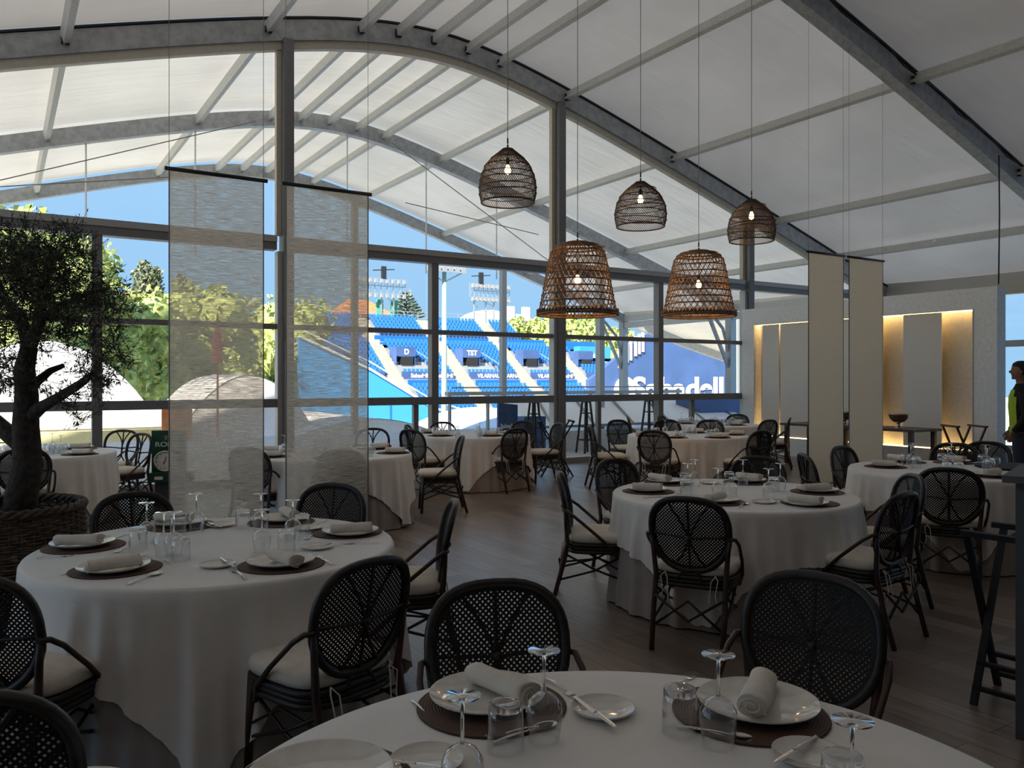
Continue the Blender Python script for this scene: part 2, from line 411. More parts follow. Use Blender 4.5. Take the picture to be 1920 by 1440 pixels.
rail(1.17, 1.30, M_alu_dark, -.10, .10); rail(2.39, 2.47, M_alu_dark); rail(3.62, 3.74, M_alu_dark, -.10, .09); rail(3.742, 3.84, M_alu, -.12, .10); rail(0, .10, M_alu, -.10, .10)
for x in (6.05, 10.05, 12.6): trim(MB().box(x-.04, YW-.03, .10, x+.05, YW+.05, 1.165), M_alu_dark)
bounds = [-6.8, -4.1, -1.47, 1.15, 3.78, 6.40, 9.03, 11.65, 14.28, 16.9, 19.5]
for i, (a, b) in enumerate(zip(bounds[:-1], bounds[1:])):
    mb = MB()
    for z0, z1 in ((.10, 1.165), (1.305, 2.385), (2.475, 3.615)):
        mb.box(a+.08, YW-.004, z0+.003, b-.15, YW+.004, z1-.003)
    add('window_%d' % (i+1), mb, M_glass, kind='structure')
gb = [XC-HALF]+POST+[XC+HALF]
for i, (a, b) in enumerate(zip(gb[:-1], gb[1:])):
    X = [a+.14+(b-a-.32)*j/20 for j in range(21)]
    poly = [(X[0], 3.845), (X[-1], 3.845)]+[(x, L(x)-.135) for x in X[::-1] if L(x)-.135 > 3.85]
    add('window_%d' % (i+11), MB().prism(poly, 'y', YW-.004, YW+.004), M_glass, kind='structure')
# remaining walls (left, behind the camera, right side glazing)
add('wall_left', MB().box(-6.95, -3.2, 0, -6.82, 2.0, 3.8), M_dwall, kind='structure')
for y in (2.1, 4.75, 7.4, 10.05, 12.5): trim(MB().box(-6.92, y-.07, .1, -6.78, y+.07, 3.6), M_alu_dark)
for z0, z1 in ((0, .1), (3.6, 3.84)): trim(MB().box(-6.94, 2.02, z0, -6.76, 12.6, z1), M_alu)
add('window_20', MB().box(-6.856, 2.18, .102, -6.848, 12.42, 3.598), M_glass, kind='structure')
bp = [(XC-HALF, 0), (XC+HALF, 0)]+[(x, L(x)+.35) for x in xs(30)[::-1]]
add('wall_back', MB().prism(bp, 'y', -3.35, -3.22), M_dwall, kind='structure')
RX = 19.5
trim(MB().box(RX-.10, -3.2, 3.55, RX+.10, YW-.13, 3.85), M_cream)
for y in (-3.0, 2.1, 7.4, 12.4): trim(MB().box(RX-.1, y-.1, 0, RX+.1, y+.1, 3.55), M_alu_dark)
for y0, y1 in ((-2.9, 2.0), (2.2, 7.3), (7.5, 12.3)):
    for z0, z1 in ((0, .1), (2.35, 2.50)): trim(MB().box(RX-.06, y0, z0, RX+.06, y1, z1), M_alu)
for i, (y0, y1) in enumerate(((-2.9, 2.0), (2.2, 7.3), (7.5, 12.3))):
    add('window_%d' % (i+16), MB().box(RX-.004, y0, .102, RX+.004, y1, 2.348).box(RX-.004, y0, 2.502, RX+.004, y1, 3.548), M_glass, kind='structure')
# door with white frame in the right glazing, where the person stands
dr = add('door_1', MB().box(RX-.09, 6.35, .1, RX-.065, 6.45, 2.30).box(RX-.09, 4.75, .1, RX-.065, 4.85, 2.30).box(RX-.09, 4.86, 2.2, RX-.065, 6.34, 2.30), M_white, kind='structure')
add('handle', MB().box(RX-.13, 4.9, 1.0, RX-.095, 4.94, 1.15), M_silver, dr)
# white partition with lit niche -------------------------------------------------
PX0 = 14.0; Y0, Y1 = 7.08, 12.55; NY0, NY1 = 7.48, 12.22; NZ0, NZ1 = .37, 2.80
pw = add('wall_partition', MB().box(PX0, Y0, 0, PX0+.27, NY0, 3.16).box(PX0, NY1, 0, PX0+.27, Y1, 3.16)
    .box(PX0, NY0, NZ1, PX0+.27, NY1, 3.16).box(PX0, NY0, 0, PX0+.27, NY1, NZ0), M_white, kind='structure')
add('niche_back', MB().box(PX0+.24, NY0, NZ0, PX0+.268, NY1, NZ1), M_nicheback, pw)
pan = [(1424, 1512), (1583, 1645), (1689, 1764)]
pl = [(11.72, 12.02), (9.85, 11.35), (8.75, 9.36), (7.95, 8.56)]
def yy(px): v = ray(px, 700); return v[1]*PX0/v[0]
for a, b in ((1426, 1457), (1459.5, 1652), (1690, 1762)):
    ya, yb = yy(b), yy(a)
    add('linen_panel', MB().box(PX0+.06, ya, NZ0+.02, PX0+.075, yb, NZ1-.01), M_niche, pw)
add('led_strip', MB().box(PX0+.13, NY0+.01, NZ1-.022, PX0+.16, NY1-.01, NZ1-.004), M_led, pw)
add('led_strip', MB().box(PX0+.13, NY0+.01, NZ0+.004, PX0+.16, NY1-.01, NZ0+.02), M_led, pw)
add('corner_bead', MB().box(PX0-.012, NY0-.012, NZ0, PX0-.001, NY0, NZ1).box(PX0-.012, NY0-.012, NZ1, PX0-.001, NY1, NZ1+.01), M_alu, pw)
sp = empty('sprinkler_sensor', (0, 0, 0)); x, y, z = at_Y(1754, 449, 9.5); x = 16.0
tag(sp, 'small white detector hanging below the right ceiling purlin', 'detector')
dpx = at_D(1754, 451, 17.68); sx_, sy_, sz_ = dpx
add('body', MB().lathe([(.005, .06), (.02, .06), (.025, .02), (.05, .015), (.05, -.02), (.03, -.05), (.002, -.055)], 12, sx_, sy_), M_white, sp, True).location.z = sz_
add('stem', MB().tube([(sx_, sy_, sz_+.06), (sx_, sy_, L(sx_)+.14)], .006), M_white, sp)

# ------------------------------------------------------------------ outer canopy over the terrace
can = empty('terrace_canopy', (XC, 17.9, 0)); can.location = (0, 0, 0)
tag(can, 'translucent white barrel roofed canopy over the terrace beyond the window wall', 'canopy')
for a, b in zip(FR[3:5], FR[4:6]): add('roof_membrane', roof_mb(a+.02, b, .42, 6), M_memb_out, can, True)
for y in FR[4:]:
    add('rafter', rafter_mb(y, 0, .33, .20), M_steel, can)
for x in PUR:
    for a, b in zip(FR[3:5], FR[4:6]): add('purlin', purlin_mb(x, a+.15, b-.1), M_purlin, can)
ZD = -.02
for s in (-1, 1):
    x = XC+s*HALF; add('edge_skirt', MB().box(x-.02, YW+.12, 3.955, x+.02, FR[5], L(x)+.425), M_memb_out, can)
for y in FR[4:]:
    for x in (XC-HALF, XC+HALF): add('column', MB().box(x-.12, y-.12, ZD, x+.12, y+.12, L(x)+.1), M_alu, can)
    add('knee_brace', MB().bar((XC+HALF-.1, y, 2.0), (XC+HALF-1.25, y, L(XC+HALF-1.25)+.02), .09), M_steel, can)
    add('knee_brace', MB().tube([(XC+HALF-.1, y, 2.5), (XC+HALF-.35, y, 3.2), (XC+HALF-.9, y, 3.72)], .05, 6), M_steel, can)
for x, y in ((14.28, 17.95), (14.28, 23.15), (9.03, 23.15), (-1.47, 23.15)):
    add('column', MB().box(x-.10, y-.10, ZD, x+.07, y+.10, L(x)+.02), M_alu, can)
for z0, z1 in ((3.5, 3.72), (3.75, 3.95)):
    for s in (-1, 1): add('eave_beam', MB().box(XC+s*HALF-.08, YW+.1, z0, XC+s*HALF+.08, FR[5], z1), M_purlin, can)
# tie cables crossing the canopy
for (a, b) in (((0, 338), (480, 227)), ((0, 350), (320, 332)), ((735, 268), (1030, 490)), ((760, 380), (1010, 440))):
    P = at_Y(*a, 17.5); Q = at_Y(*b, 17.5)
    add('tie_cable', MB().tube([P, Q], .011, 5), M_wire, can)
# slender white tie rods hanging from the outer rafters down to the beam
for px, Y in ((161, 17.95), (366, 17.95), (651, 17.95), (799, 17.95), (931, 17.95), (1125, 17.95), (1226, 17.95), (1283, 17.95)):
    v = ray(px, 500); X = v[0]*Y/v[1]
    add('tie_rod', MB().tube([(X, Y, L(X)), (X, Y, 4.2)], .018, 5), M_lettr, can)
# terrace deck, parapet, rail
td = add('terrace_deck', MB().box(-8, YW+.12, -.25, 20.2, 23.7, -.04), M_deck); tag(td, 'grey terrace deck under the canopy outside the windows', 'terrace')
tr = empty('terrace_parapet'); tag(tr, 'white topped terrace parapet with metal rail and glass infill', 'railing')
x0 = at_Y(905, 733, 18.0)[0]
add('top_rail', MB().box(x0, 19.9, 1.16, 19.3, 20.1, 1.26), M_purlin, tr)
add('handrail', MB().tube([(x0+.1, 19.8, 1.38), (19.3, 19.8, 1.38)], .022), M_lightgrey, tr)
for i in range(8):
    x = x0+.1+i*(19.1-x0)/7
    add('baluster', MB().box(x-.03, 19.95, -.04, x+.03, 20.05, 1.16), M_lightgrey, tr)
add('glass_infill', MB().box(x0+.1, 19.99, 0, 19.3, 20.005, 1.15), M_glass, tr)
# ------------------------------------------------------------------ outside: ground, grandstand
tag(add('ground', MB().box(-160, 12.9, -5.3, 320, 420, -5.0), M_sand), kind='structure')
SY, SZ, RUN, RISE, ROWS = 75.0, -3.6, .60, .405, 32
SX0, SX1 = 16.0, 71.0
def row(i): return SY+i*RUN, SZ+i*RISE
gs = empty('grandstand'); tag(gs, 'concrete stadium grandstand with blue seating and pale stairs seen through the windows', 'grandstand')
def stand_prof(i0, i1, dz=0):
    P = []
    for i in range(i0, i1):
        y, z = row(i); P += [(y, z+dz), (y+RUN, z+dz)]
    P += [(row(i1-1)[0]+RUN, -5), (row(i0)[0], -5)]
    return P
add('terrace_steps', MB().prism(stand_prof(0, 24), 'x', SX0, SX1), M_conc, gs)
add('terrace_steps', MB().prism(stand_prof(24, ROWS), 'x', SX0, 59.0), M_conc, gs)
AIS = [19.9+8.62*i for i in range(6)]      # aisle centres (19.9 .. 63)
AIS = [63.1-8.62*i for i in range(5, -1, -1)]
for a in AIS:
    P = []
    for i in range((ROWS if a < 59 else 24)*2):
        y = SY+i*RUN/2-.02; z = SZ+i*RISE/2; P += [(y, z+.05), (y+RUN/2, z+.05)]
    P += [(P[-1][0], P[-1][1]-.5), (SY-.02, SZ-.5)]
    add('stairway', MB().prism(P, 'x', a-.85, a+.85), M_stairs, gs)
BAND = {4, 5, 20, 21}
for j, (a, b) in enumerate(zip([SX0-.85]+AIS, AIS+[SX1+.85])):
    x0, x1 = a+.9, b-.9
    y, z = row(12); add('sponsor_board', MB().box(x0+.1, y-.1, z-.38, x1-.6, y-.02, z+.33), M_blue2, gs)
    y, z = row(14); add('sponsor_board', MB().box(x0-.2, y-.3, z-.40, x1-.5, y-.24, z+.45), M_navy if j != 9 else M_blue, gs)
    y, z = row(24); add('blue_fascia', MB().box(x0-.4, y-.6, z-.75, x1+.1, y-.5, z-.1), M_blue2, gs)
    y, z = row(25); add('blue_fascia', MB().box(x0-.7, y-.3, z-.5, x1-.5, y-.2, z+.35), M_blue2, gs)
    if j < 6:    # vomitory box beside each stair
        bx = b+.95; y, z = row(17)
        if bx < SX1-3:
            v = add('stair_entrance', MB().box(bx, y-.1, z+1.0, bx+2.4, y, z+2.1).box(bx, y, z-.1, bx+.08, y+1.8, z+2.1).box(bx+2.32, y, z-.1, bx+2.4, y+1.8, z+2.1), M_navy, gs)
            add('opening_shade', MB().box(bx+.6, y-.10, z-.0, bx+2.1, y+1.5, z+.99), M_black, v)  # solid black block stands in for the shade inside the entrance
            add('handrail', MB().tube([(bx+2.5, y-.2, z+1.6), (bx+4.6, y-1.8, z-.1)], .05, 5).tube([(bx+3.3, y-.8, z+.5), (bx+3.3, y-.8, z-.8)], .04, 5), M_lightgrey, v)
            t = {2: 'D', 3: 'TST'}.get(j, '')
            if t: text_mesh('lettering', t, .85, M_lettr, v, (bx+1.25, y-.12, z+1.25), (PI/2, 0, 0), .01, .03, align='CENTER')
for txt, xa, in (('Sabadell', 2), ('Sabadell', 2.5), ('VILARNAU', 3), ('VILARNAU', 3.5), ('VILARNAU', 4), ('Sabadell', 4.5)):
    j = int(xa); x0 = AIS[j]+.9 + (0.9 if xa == j else 4.1)
    y, z = row(14)
    text_mesh('lettering', txt, .66, M_lettr, gs, (x0, y-.32, z-.22), (PI/2, 0, 0), .01, .02)
# blue corner block at the right end of the stand
add('blue_block', MB().box(65.8, 87.0, 3.6, 71.0, 88.5, 6.1), M_blue, gs)
text_mesh('lettering', 'Sabadell', .8, M_lettr, gs, (67.3, 86.95, 4.6), (PI/2, 0, 0), .01, .02)
fr = MB(); y, z = row(ROWS-1)
for i in range(23): fr.bar((SX0+i*1.95, y+RUN, z), (SX0+i*1.95, y+RUN, z+1.3), .07)
for dz in (.5, .9, 1.3): fr.bar((SX0, y+RUN, z+dz), (59, y+RUN, z+dz), .06)
add('top_railing', fr, M_lightgrey, gs)
# seats: one prototype, 300 individuals in the lowest visible rows, the rest one mass
def seat_mb(mb, x, y, z):
    n = len(mb.v)
    P = [(-.21,.0,.40),(.21,.0,.40),(.21,.36,.38),(-.21,.36,.38),(-.20,.44,.76),(.20,.44,.76),(.05,.2,0.02),(-.05,.2,0.02),(-.17,.47,.80),(.17,.47,.80),(.20,.40,.42),(-.20,.40,.42)]
    mb.v += [(x+a, y+b, z+c) for a, b, c in P]
    for f in ((0,1,2,3), (3,2,5,4), (4,5,9,8), (0,3,7), (1,6,2), (0,7,6,1), (10,11,8,9), (3,11,10,2)): mb.f.append(tuple(n+i for i in f))
spots = []
for i in range(ROWS):
    if i in (11, 12, 13, 24, 25): continue
    y, z = row(i); x = SX0+.3
    while x < SX1-.3:
        near = min(abs(x-a) for a in AIS)
        blk = 15 <= i <= 19 and any(-.2 < x-(a+.95) < 2.4+(20-i)*.5 for a in AIS if a < 60)
        if near > 1.12 and not blk and not (x > 65 and 17 < i < 24) and not (i >= 24 and x > 58.5): spots.append((x, y, z))
        x += .52
random.Random(2).shuffle(spots)
def vis(s):
    px = px_of(s[0], s[1]); py = 712-(s[2]+.5-EYE)/depth(s[0], s[1])*FPX
    return 690 < px < 1165 and 590 < py < 800
spots.sort(key=lambda s: (0 if vis(s) else 1, depth(s[0], s[1])))
smb = MB(); seat_mb(smb, 0, 0, 0); sme = smb.mesh('stadium_seat', M_seat, False)
for s in spots[:300]:
    o = bpy.data.objects.new('stadium_seat', sme); COL.objects.link(o); o.location = s
    tag(o, 'blue folding stadium seat in the lowest rows of the grandstand', 'seat', 'blue seats in the lower rows of the grandstand')
rest = MB()
for s in spots[300:]: seat_mb(rest, *s)
tag(add('stadium_seats', rest, M_seat), 'blue stadium seats filling the upper rows of the grandstand', 'seats', kind='stuff')
# blue side wall of the nearer stand, sloping down to the right, with its white handrail
bw = empty('blue_barrier_wall'); tag(bw, 'bright blue sloping side wall with white handrail in front of the grandstand', 'wall')
WY = 52.0
a = at_Y(560, 632, WY); b = at_Y(694, 694, WY); c = at_Y(812, 766, WY); d = at_Y(930, 800, WY)
poly = [(a[0], -5), (d[0]+4, -5), (d[0]+4, d[2]-1), (d[0], d[2]), (c[0], c[2]), (b[0], b[2]), (a[0], a[2])]
add('wall_panel', MB().prism(poly, 'y', WY, WY+.3), M_blue, bw)
add('panel_joint', MB().box(at_Y(731, 700, WY)[0], WY-.03, -5, at_Y(731, 700, WY)[0]+.12, WY-.001, .3), M_blue2, bw)
add('handrail', MB().tube([(p[0], WY-.1, p[2]+.05) for p in (a, b, c, d)], .09, 6).tube([(p[0], WY-.1, p[2]+.55) for p in (a, b, c, d)], .05, 6), M_lettr, bw)
# floodlight mast with lamp head
pm = empty('floodlight_pole'); X, Y_, _ = at_D(833, 700, 48); tag(pm, 'tall pale green floodlight pole with a flat row of lamps in front of the grandstand', 'floodlight')
zt = EYE+(712-510)/FPX*48
add('mast', MB().tube([(X, Y_, -5), (X, Y_, zt)], [.22, .13], 8), mat('pale_green_pole', (.38, .50, .42), .5), pm, True)
hd = MB().box(X-1.2, Y_-.5, zt-.05, X+1.2, Y_-.4, zt+.02)
for s in (-1, 1): hd.bar((X, Y_, zt-.6), (X+s*1.15, Y_, zt), .08)
add('bracket', hd, M_lightgrey, pm)
for i in range(6): add('lamp', MB().box(X-1.15+i*.42, Y_-.45, zt+.03, X-.87+i*.42, Y_-.05, zt+.30), M_lightgrey, pm)
# two floodlight gantries
for (xa, xb, y0p, y1p, legs, top, lab) in ((655, 760, 518, 546, (715, 738), 505, 'wide steel floodlight gantry on a green clad tower left of the grandstand top'),
                                   (881, 955, 531, 556, (889, 911, 926), 522, 'wide steel floodlight gantry on open lattice legs above the middle of the grandstand')):
    g = empty('floodlight_gantry'); tag(g, lab, 'floodlight', 'lighting gantries behind the grandstand')
    A = at_Y(xa, y0p, 98); B = at_Y(xb, y0p, 98); h = at_Y(xa, y1p, 98)[2]
    t = MB()
    for z in (A[2], (A[2]+h)/2, h): t.bar((A[0], 98, z), (B[0], 98, z), .10)
    n = 9
    for i in range(n+1):
        x = A[0]+(B[0]-A[0])*i/n; t.bar((x, 98, h), (x, 98, A[2]), .08)
        if i < n: t.bar((x, 98, h), (x+(B[0]-A[0])/n, 98, A[2]), .05)
    add('truss', t, M_lightgrey, g)
    for rr in range(2):
        for i in range(10):
            x = A[0]+.3+(B[0]-A[0]-.6)*i/9; z = (A[2], h)[rr]-.3
            add('lamp', MB().box(x-.14, 97.4, z-.30, x+.14, 97.9, z+.18), M_steel, g)
    l = MB()
    for p in legs:
        x = at_Y(p, 600, 98)[0]; l.bar((x, 98, -4), (x, 98, h), .16)
    xa_, xb_ = at_Y(legs[0], 600, 98)[0], at_Y(legs[-1], 600, 98)[0]
    zz = h
    for i in range(8): l.bar((xa_, 98, zz-i*1.2), (xb_, 98, zz-(i+1)*1.2), .07)
    add('tower', l, M_lightgrey, g)
    if legs[0] == 715: add('cladding', MB().box(xa_-.5, 98.3, 0, xa_+.4, 98.6, h-.8).box(xb_-.2, 98.3, 0, xb_+.7, 98.6, h-.8), M_greenpole, g)
    # a camera operator sized rig on top
    xm = at_Y((xa+xb)/2+12 if legs[0] == 715 else 902, 510, 98)[0]
    add('speaker_rig', MB().box(xm-.3, 97.8, A[2], xm+.3, 98.2, A[2]+1.6).bar((xm-1.5, 98, A[2]+1), (xm+1.5, 98, A[2]+1.3), .12), M_black, g)
# vegetation -------------------------------------------------------------
def crown(mb, c, r, n, leaf, rnd, sc=(1,1,1)):
    for _ in range(n):
        while True:
            p = Vector((rnd.uniform(-1,1), rnd.uniform(-1,1), rnd.uniform(-1,1)))
            if .45 < p.length < 1: break
        q = Vector((c[0]+p.x*r*sc[0], c[1]+p.y*r*sc[1], c[2]+p.z*r*sc[2]))
        a = Vector((rnd.gauss(0,1), rnd.gauss(0,1), rnd.gauss(0,1))).normalized(); b = a.orthogonal().normalized()
        c2 = a.cross(b); k = len(mb.v); s = leaf*rnd.uniform(.6, 1.3)
        mb.v += [tuple(q+b*s), tuple(q+c2*s*.6), tuple(q-b*s), tuple(q-c2*s*.6)]; mb.f.append((k, k+1, k+2, k+3))
def bushy(name, px, D, ztop, zbot, r, lab, m, seed, grp=None, n=2600, leaf=.28):
    rnd = random.Random(seed); v = ray(px, 700); X, Y = v[0]*D, v[1]*D
    t = empty(name); tag(t, lab, 'tree', grp)
    mb = MB(); nb = 14; core = MB()
    for i in range(nb):
        u = rnd.random()**.7; z = zbot+(ztop-zbot)*(.2+.7*u); a = rnd.uniform(0, 2*PI); rr = r*(1.05-.75*max(0, (z-zbot)/(ztop-zbot)-.3))*rnd.uniform(.2, .75)
        br = r*rnd.uniform(.38, .55); z = min(z, ztop-br*.8)
        crown(mb, (X+rr*math.cos(a), Y+rr*math.sin(a), z), br, n//nb, leaf, rnd)
        core.ball((X+rr*math.cos(a), Y+rr*math.sin(a), z), br*.72, 8, 6)
    add('foliage', mb, m, t); add('inner_foliage', core, m, t, True)
    add('trunk', MB().tube([(X, Y, -5), (X+.1, Y, zbot+(ztop-zbot)*.5)], [.35, .18], 7), M_trunk, t)
def zpx(py, D): return EYE+(712-py)/FPX*D
bushy('pine_tree', 25, 34, zpx(385, 34), -2, 4.8, 'large sunlit pine crown rising behind the potted olive tree', M_green, 1, leaf=.24, n=5200)
bushy('pine_tree', 135, 40, zpx(428, 40), -2, 3.2, 'pine tree just left of the first window mullion', M_green, 11, leaf=.22, n=3600)
bushy('pine_tree', 225, 44, zpx(558, 44), -4.5, 3.2, 'bright green pine between the mullion and the white tents', M_green, 2, leaf=.22, n=3600)
bushy('pine_tree', 300, 46, zpx(552, 46), -4.5, 3.4, 'bright green pine with reddish trunk beside the first linen banner', M_green, 3, leaf=.22, n=4200)
bushy('pine_tree', 400, 50, zpx(545, 50), -4.5, 4.2, 'green tree seen blurred through the first linen banner', M_green, 4, leaf=.25, n=3000)
bushy('pine_tree', 545, 60, zpx(560, 60), -4.5, 4.6, 'green tree seen between the two linen banners', M_green, 5, leaf=.25, n=3000)
bushy('pine_tree', 990, 124, zpx(598, 124), 0, 4.6, 'round green bush row under the white building behind the stand', M_green, 6, leaf=.45, n=2600)
bushy('pine_tree', 1025, 121, zpx(598, 121), 0, 4.6, 'green bush beside the window post behind the stand', M_green, 12, leaf=.45, n=2600)
bushy('pine_tree', 1085, 124, zpx(592, 124), 0, 4.8, 'tall green tree under the left honey lamp', M_green, 7, leaf=.45, n=3000)
bushy('pine_tree', 1150, 122, zpx(618, 122), 0, 3.8, 'green tree beside the canopy column', M_green, 8, leaf=.4, n=2400)
bushy('pine_tree', 820, 128, zpx(597, 128), 1, 3.6, 'low green tree at the top of the grandstand', M_green2, 9, leaf=.4, n=2000)
bushy('pine_tree', 745, 130, zpx(592, 130), 1, 3.6, 'dusty green tree below the layered conifer', M_green2, 10, leaf=.4, n=2000)
for (px, D, py0, py1, r, sd, lab) in ((273, 52, 487, 600, .9, 1, 'tall narrow grey green conifer standing above the pines'), (289, 52, 508, 600, .8, 2, 'shorter narrow conifer right of the tall one'), (262, 53, 515, 600, 1.3, 3, 'pale feathery conifer at the left of the pair'), (345, 52, 515, 600, 1.0, 4, 'narrow conifer blurred behind the first banner')):
    rnd = random.Random(sd); v = ray(px, 700); X, Y = v[0]*D, v[1]*D; t = empty('conifer'); tag(t, lab, 'tree', 'narrow conifers on the hillside')
    mb = MB(); z0, z1 = zpx(py1, D), zpx(py0, D)
    for _ in range(16):
        u = rnd.random(); crown(mb, (X+rnd.uniform(-.2, .2), Y, z0+(z1-z0)*u), r*(1-u*.8)+.15, 60, .16, rnd)
    add('foliage', mb, M_green2, t); add('trunk', MB().tube([(X, Y, -5), (X, Y, z1)], [.2, .04], 6), M_trunk, t)
# layered star shaped pine
t = empty('norfolk_pine'); tag(t, 'dark layered pine with tiers of horizontal branches above the grandstand', 'tree')
D = 136; v = ray(762, 700); X, Y = v[0]*D, v[1]*D; z0, z1 = zpx(615, D), zpx(545, D)
mb = MB(); add('trunk', MB().tube([(X, Y, 0), (X, Y, z1)], [.25, .06], 6), M_trunk, t)
for i in range(9):
    u = i/9; z = z0+1+(z1-z0-1.0)*u; rr = 2.9*(1-u)+.4
    for k in range(9):
        a = 2*PI*k/9+i; p = (X+rr*math.cos(a), Y+rr*math.sin(a), z+.35*rr); mb.tube([(X, Y, z), p], [.10, .17], 4)
add('branches', mb, mat('dark_pine_needles', (.10, .13, .08), .8), t)
# hill, orange roofed houses, white building and dome
hl = MB(); hl.grid(lambda u, v_: (-60+u*150, 175+v_*60, -5+(24*math.sin(PI*min(1, .1+u*.75))+6)*math.sin(PI*v_*.5)), 24, 6)
tag(add('hillside', hl, M_hill, None, True), 'rosy hillside beyond the trees', 'hill')
def house(px0, px1, D, pye, pyr, lab, wallm, roofm):
    A = at_D(px0, 700, D); B = at_D(px1, 700, D); ze, zr = zpx(pye, D), zpx(pyr, D)
    x0, x1 = min(A[0], B[0]), max(A[0], B[0]); y = (A[1]+B[1])/2
    h = empty('house'); tag(h, lab, 'building')
    add('walls', MB().box(x0, y, -5, x1, y+9, ze), wallm, h)
    mb = MB(); e_ = .5; mb.v = [(x0-e_, y-e_, ze), (x1+e_, y-e_, ze), (x1+e_, y+9.5, ze), (x0-e_, y+9.5, ze), (x0+(x1-x0)*.3, y+4.5, zr), (x1-(x1-x0)*.3, y+4.5, zr)]
    mb.f = [(0,1,5,4), (1,2,5), (2,3,4,5), (3,0,4), (3,2,1,0)]; add('roof', mb, roofm, h)
    for i in range(3):
        xx = x0+(x1-x0)*(.2+.27*i); add('window', MB().box(xx, y-.05, ze-2.0, xx+.7, y-.001, ze-1.0), M_black, h)
    return h, x0, x1, y, ze, zr
house(640, 745, 120, 590, 556, 'orange roofed house behind the left lighting gantry', M_orange, M_orange)
house(100, 165, 60, 645, 615, 'terracotta roofed house partly hidden by the olive tree', M_orange, M_orange)
house(505, 540, 75, 660, 645, 'ochre house seen in the gap between the linen banners', mat('ochre_wall', (.70, .40, .18), .8), M_orange)
h, x0, x1, y, ze, zr = house(945, 1045, 145, 602, 590, 'long white building with chimneys behind the green bushes', M_stucco, M_whitefab)
for p in (947, 966, 987): 
    xx = at_D(p, 600, 146)[0]; add('chimney', MB().box(xx-.6, y+1, ze, xx+.6, y+2, zpx(576 if p != 966 else 590, 146)), M_stucco, h)
house(1165, 1200, 128, 640, 612, 'peach coloured house gable beside the navy hoarding', mat('peach_wall', (.75, .52, .32), .8), M_orange)
dm = at_D(915, 700, 140); dmb = MB().ball((dm[0], dm[1], zpx(610, 140)), 1, 24, 12, (5.5, 5.5, 2.6))
tag(add('white_dome', dmb, M_whitefab, None, True), 'low white dome roof behind the right lighting gantry', 'building')
# white tent roofs close to the windows
def hump(name, x0, x1, y0, y1, zb, zt, lab, m=None, ridge='x', grp=None):
    mb = MB()
    def fn(u, v_):
        s = math.sin(PI*(v_ if ridge == 'x' else u)); return (x0+(x1-x0)*u, y0+(y1-y0)*v_, zb+(zt-zb)*s**.7)
    mb.grid(fn, 20, 14)
    r = empty(name); tag(r, lab, 'tent', grp)
    add('fabric_roof', mb, m or M_whitefab, r, True)
    add('tent_wall', MB().box(x0+.05, y0+.05, -5, x1-.05, y1-.05, zb), m or M_whitefab, r)
    if ridge == 'y':
        P = [fn(j/20, 0) for j in range(21)]; add('end_panel', MB().prism([(p[0], p[2]-.02) for p in P]+[(x1, zb-.1), (x0, zb-.1)], 'y', y0+.02, y0+.06), m or M_whitefab, r)
    sm = MB()
    for i in range(1, 5):
        u = i/5; P = [fn(u, j/10) for j in range(11)] if ridge == 'x' else [fn(j/10, u) for j in range(11)]
        sm.tube([(p[0], p[1], p[2]+.02) for p in P], .04, 4)
    if zt > 1: add('roof_seam', sm, M_lightgrey, r)
hump('white_marquee', -2.1, 4.25, 28, 35, .1, 2.8, 'big white marquee roof behind the olive tree', ridge='y')
hump('white_marquee', 4.6, 9.2, 27, 33, -.6, 1.75, 'white rounded tent beside the first linen banner', ridge='y')
hump('white_marquee', 6.6, 14.3, 25.5, 33, -1.2, .30, 'low curved white roof outside the middle windows', ridge='y')
hump('white_marquee', 14.5, 23, 25.5, 33, -1.2, .32, 'second low white roof in front of the blue seats', ridge='y')
lowr = MB().box(-8, 27.0, .15, 4.5, 27.9, .75).box(-8, 27.1, -5, 4.5, 27.8, .15)
tag(add('annex_roof', lowr, M_whitefab), 'flat white annex roof beyond the terrace on the left', 'roof')
tag(add('cream_wall', MB().box(-8, 26.6, -5, 4.5, 26.9, .10), mat('pale_yellow_wall', (.80, .72, .40), .8)), 'low cream yellow wall along the left end of the terrace', 'wall')
# dark vehicle like box and small orange sign near the banner
tag(add('sign_board', MB().box(4.05, 25.8, -5, 4.9, 25.9, 1.0), M_orange), 'small orange and white board beside the white rounded tent', 'sign')
# navy hoarding with big white lettering
nb = empty('sponsor_hoarding'); tag(nb, 'huge navy hoarding with white bank lettering behind the terrace', 'hoarding')
HY = 45.0
pts = [(1105, 745), (1105, 712), (1130, 694), (1160, 668), (1183, 648), (1200, 634), (1222, 622), (1500, 600), (1500, 745)]
P3 = [at_Y(a, b, HY) for a, b in pts]
poly = [(P3[0][0], -5)]+[(p[0], p[2]) for p in P3[1:-1]]+[(P3[-1][0], -5)]
add('hoarding_panel', MB().prism(poly, 'y', HY, HY+.4), M_navy, nb)
cl = MB()
for i, (a, b) in enumerate(((1160, 690), (1167, 686), (1174, 680), (1181, 676), (1190, 668), (1197, 664), (1204, 660))):
    q = at_Y(a, b, HY-.1); q1 = at_Y(a+4.5, b-38, HY-.1); cl.box(q[0], HY-.12, q[2], q1[0], HY-.02, q1[2])
add('pale_slat', cl, mat('pale_lilac_slat', (.45, .42, .50), .7), nb)
bx = at_Y(1186, 738, HY-.1); by = at_Y(1186, 741, HY-.1)
text_mesh('lettering', 'Sabadell', 2.35, M_lettr, nb, (bx[0], HY-.06, bx[2]-.45), (PI/2, 0, 0), .02, .07, 1.24)
lg = at_Y(1172, 715, HY-.1)
